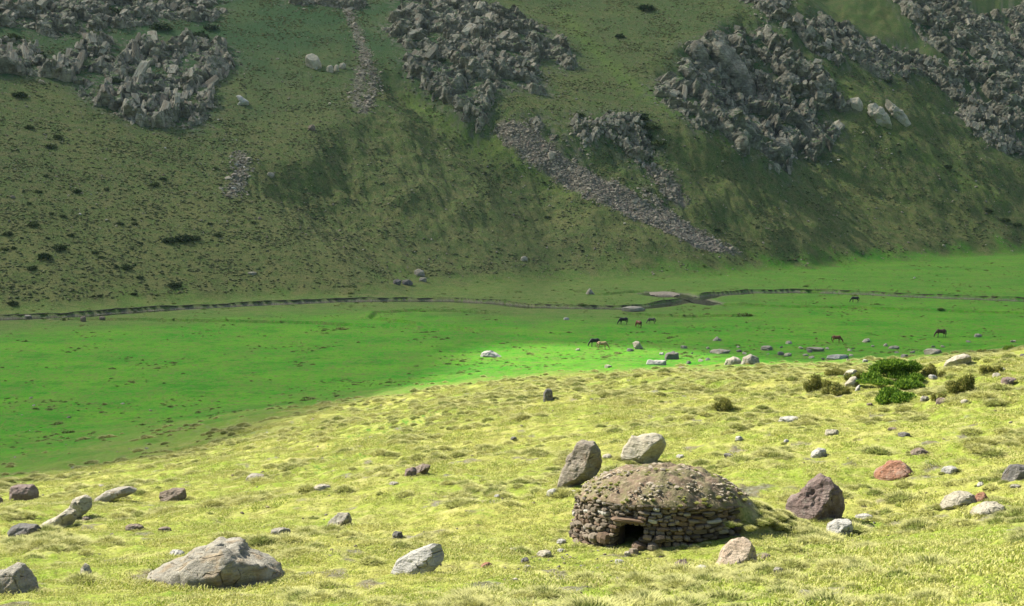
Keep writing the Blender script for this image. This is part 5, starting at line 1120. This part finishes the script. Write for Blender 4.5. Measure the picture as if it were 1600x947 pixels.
# ------------------------------------------------------------------ horses
def horse_meshes(seed, head_dx=0., legs=(0,0,0,0)):
    """union of tapered capsules remeshed into one skin; x forward, metres; grazing"""
    V = []; F = []; I, J = ico(2)
    def ball(p, s): b = len(V); V.extend(tuple(np.array(p)+v*np.array(s)) for v in I); F.extend(tuple(int(b+q) for q in f) for f in J)
    def limb(a, b, ra, rb, ey=1.):
        a = np.array(a, float); b = np.array(b, float); n = max(3, int(np.linalg.norm(b-a)/(.5*min(ra, rb)))+1)
        for i in range(n+1):
            t = i/n; q = ra+(rb-ra)*t; ball(a+(b-a)*t, (q, q*ey, q))
    ball((.52,0,1.08), (.34,.27,.36)); ball((.25,0,1.05), (.42,.30,.35)); ball((-.10,0,1.03), (.45,.31,.34)); ball((-.48,0,1.13), (.36,.28,.32)); ball((-.66,0,1.12), (.24,.23,.26)); ball((.50,0,1.32), (.20,.12,.12))
    limb((.62,0,1.12), (1.02,0,.66), .23, .14, .75); limb((1.02,0,.66), (1.17,0,.42), .14, .12, .75)
    limb((1.17,0,.42), (1.24,0,.12), .12, .065, .8); ball((1.16,0,.36), (.11,.075,.11)); ball((1.25,0,.09), (.06,.055,.06))
    for s in (-1, 1): limb((1.07,s*.06,.53), (1.03,s*.08,.62), .03, .012)
    for i, s in enumerate((-1, 1)):
        f = legs[i]; limb((.50,s*.15,.95), (.50+f*.4,s*.16,.50), .13, .065); limb((.50+f*.4,s*.16,.50), (.50+f*.7,s*.16,.12), .055, .04); limb((.50+f*.7,s*.16,.12), (.53+f*.7,s*.16,.03), .05, .06)
        h = legs[i+2]; limb((-.58,s*.15,1.0), (-.50+h*.3,s*.17,.72), .20, .10); limb((-.50+h*.3,s*.17,.72), (-.74+h*.6,s*.16,.50), .09, .06); limb((-.74+h*.6,s*.16,.50), (-.68+h*.7,s*.16,.12), .052, .04); limb((-.68+h*.7,s*.16,.12), (-.65+h*.7,s*.16,.03), .05, .06)
    me = mk_mesh('body_raw', V, np.array(F), True); o = bpy.data.objects.new('tmp', me); COL.objects.link(o)
    m = o.modifiers.new('r', 'REMESH'); m.mode = 'VOXEL'; m.voxel_size = .030; m.use_smooth_shade = True; m2 = o.modifiers.new('s', 'SMOOTH'); m2.iterations = 4; m2.factor = .5
    dg = bpy.context.evaluated_depsgraph_get(); body = bpy.data.meshes.new_from_object(o.evaluated_get(dg)); bpy.data.objects.remove(o); body.name = 'horse_body'
    def strip(path, w0, w1, name):
        Vs = []; Fs = []
        for i, (p, q) in enumerate(path):
            t = i/(len(path)-1); w_ = w0+(w1-w0)*t; p = np.array(p, float); q = np.array(q, float)
            Vs += [tuple(p+[0, w_, 0]), tuple(q+[0, w_*.6, 0]), tuple(q-[0, w_*.6, 0]), tuple(p-[0, w_, 0])]
            if i: b = 4*(i-1); Fs += [(b+j, b+(j+1) % 4, b+4+(j+1) % 4, b+4+j) for j in range(4)]
        n = len(Vs); Fs += [(0, 3, 2, 1), (n-4, n-3, n-2, n-1)]; return mk_mesh(name, Vs, np.array(Fs), False)
    tail = strip([((-.84,0,1.26),(-.90,0,1.20)), ((-.97,0,1.14),(-.88,0,1.02)), ((-1.00,0,.85),(-.86,0,.80)), ((-.98,0,.55),(-.85,0,.52)), ((-.93,0,.36),(-.90,0,.36))], .04, .06, 'tail')
    mane = strip([((.42,0,1.44),(.48,0,1.28)), ((.66,0,1.36),(.60,0,1.16)), ((.90,0,1.06),(.78,0,.90)), ((1.08,0,.80),(.94,0,.70)), ((1.16,0,.60),(1.06,0,.50))], .10, .05, 'mane')
    return body, tail, mane
HV = [horse_meshes(0, legs=(.12,-.15,-.1,.15)), horse_meshes(1, legs=(-.15,.2,.15,-.12))]
def hide(name, c, c2): N = NT(name); N.col(N.mix(N.ramp(N.noise(1.6, 3), .4, .6), c, c2)); N.b.inputs['Roughness'].default_value = .55; N.b.inputs['Specular IOR Level'].default_value = .3; return N.m
HC_ = {'black': hide('black_coat', (.012,.011,.012), (.028,.024,.024)), 'chestnut': hide('chestnut_coat', (.14,.045,.018), (.20,.07,.028)), 'bay': hide('dark_bay_coat', (.06,.024,.016), (.10,.04,.025)),
 'tan': hide('tan_coat', (.28,.18,.085), (.36,.25,.13)), 'dun': hide('dun_coat', (.09,.07,.055), (.14,.11,.085)), 'red': hide('red_bay_coat', (.11,.035,.018), (.16,.05,.025)), 'mane': hide('dark_hair', (.012,.010,.010), (.03,.025,.022)), 'flax': hide('tan_hair', (.30,.21,.11), (.40,.30,.18))}
# px of the middle, px of the feet, facing (angle in plan, 180 = to the left), length factor
HORSES = [(974,507,196,'black','mane',1.0,'black horse grazing, leftmost of the group of three'),(998,512,118,'red','mane',1.0,'reddish brown horse seen end on, in the middle of the group of three'),
 (1018,506,190,'dun','mane',.85,'dull grey brown horse, rightmost of the group of three'),(929,541,200,'black','mane',1.0,'black horse grazing behind the tan horse'),(941,546,2,'tan','flax',1.0,'tan horse grazing in front of the black one'),
 (1336,472.5,172,'black','mane',.95,'black horse grazing alone near the stream at right'),(1307,535.5,-6,'chestnut','mane',.93,'chestnut horse grazing alone at the right of the meadow'),(1470,527,188,'bay','mane',1.08,'dark bay horse grazing farthest right on the meadow')]
for i, (px, py, an, c, mn, sc, lb) in enumerate(HORSES):
    g = hit(px, py); body, tail, mane = HV[i % 2]; k = sc*1.14
    r0 = obj('horse', None, loc=(g[0], g[1], float(H(g[0:1], g[1:2])[0])), label=lb, category='horse'); r0['group'] = 'horses grazing in the meadow'; r0.rotation_euler.z = math.radians(an); r0.scale = (k, k, k)
    for nm, me, mt in (('body', body, c), ('tail', tail, mn), ('mane', mane, mn)):
        m_ = me.copy(); m_.materials.clear(); m_.materials.append(HC_[mt]); obj(nm, m_, None, r0)
print('all done', time.time()-_T0)

# ------------------------------------------------------------------ thin mountain air
def build_haze():
    x0, x1, y0, y1, z0, z1 = -1300, 1300, -1300, 1300, -45, 400
    V = [(x, y, z) for z in (z0, z1) for y in (y0, y1) for x in (x0, x1)]
    F = [(0,2,3,1), (4,5,7,6), (0,1,5,4), (2,6,7,3), (0,4,6,2), (1,3,7,5)]
    zmin = float(PZ.min()); zmax = float(PZ.max()); print('ground z', zmin, zmax)
    for i in range(4): V[i] = (*V[i][:2], zmin-3)
    for i in range(4, 8): V[i] = (*V[i][:2], zmax+6)
    m = bpy.data.materials.new('thin_air'); m.use_nodes = True; t = m.node_tree; t.nodes.remove(t.nodes['Principled BSDF']); v = t.nodes.new('ShaderNodeVolumePrincipled')
    v.inputs['Color'].default_value = (.62, .80, 1, 1); v.inputs['Density'].default_value = HAZE; t.links.new(v.outputs[0], t.nodes['Material Output'].inputs['Volume'])
    obj('haze', mk_mesh('haze', V, np.array(F), False), m, kind='stuff')
HAZE = .00003
build_haze()
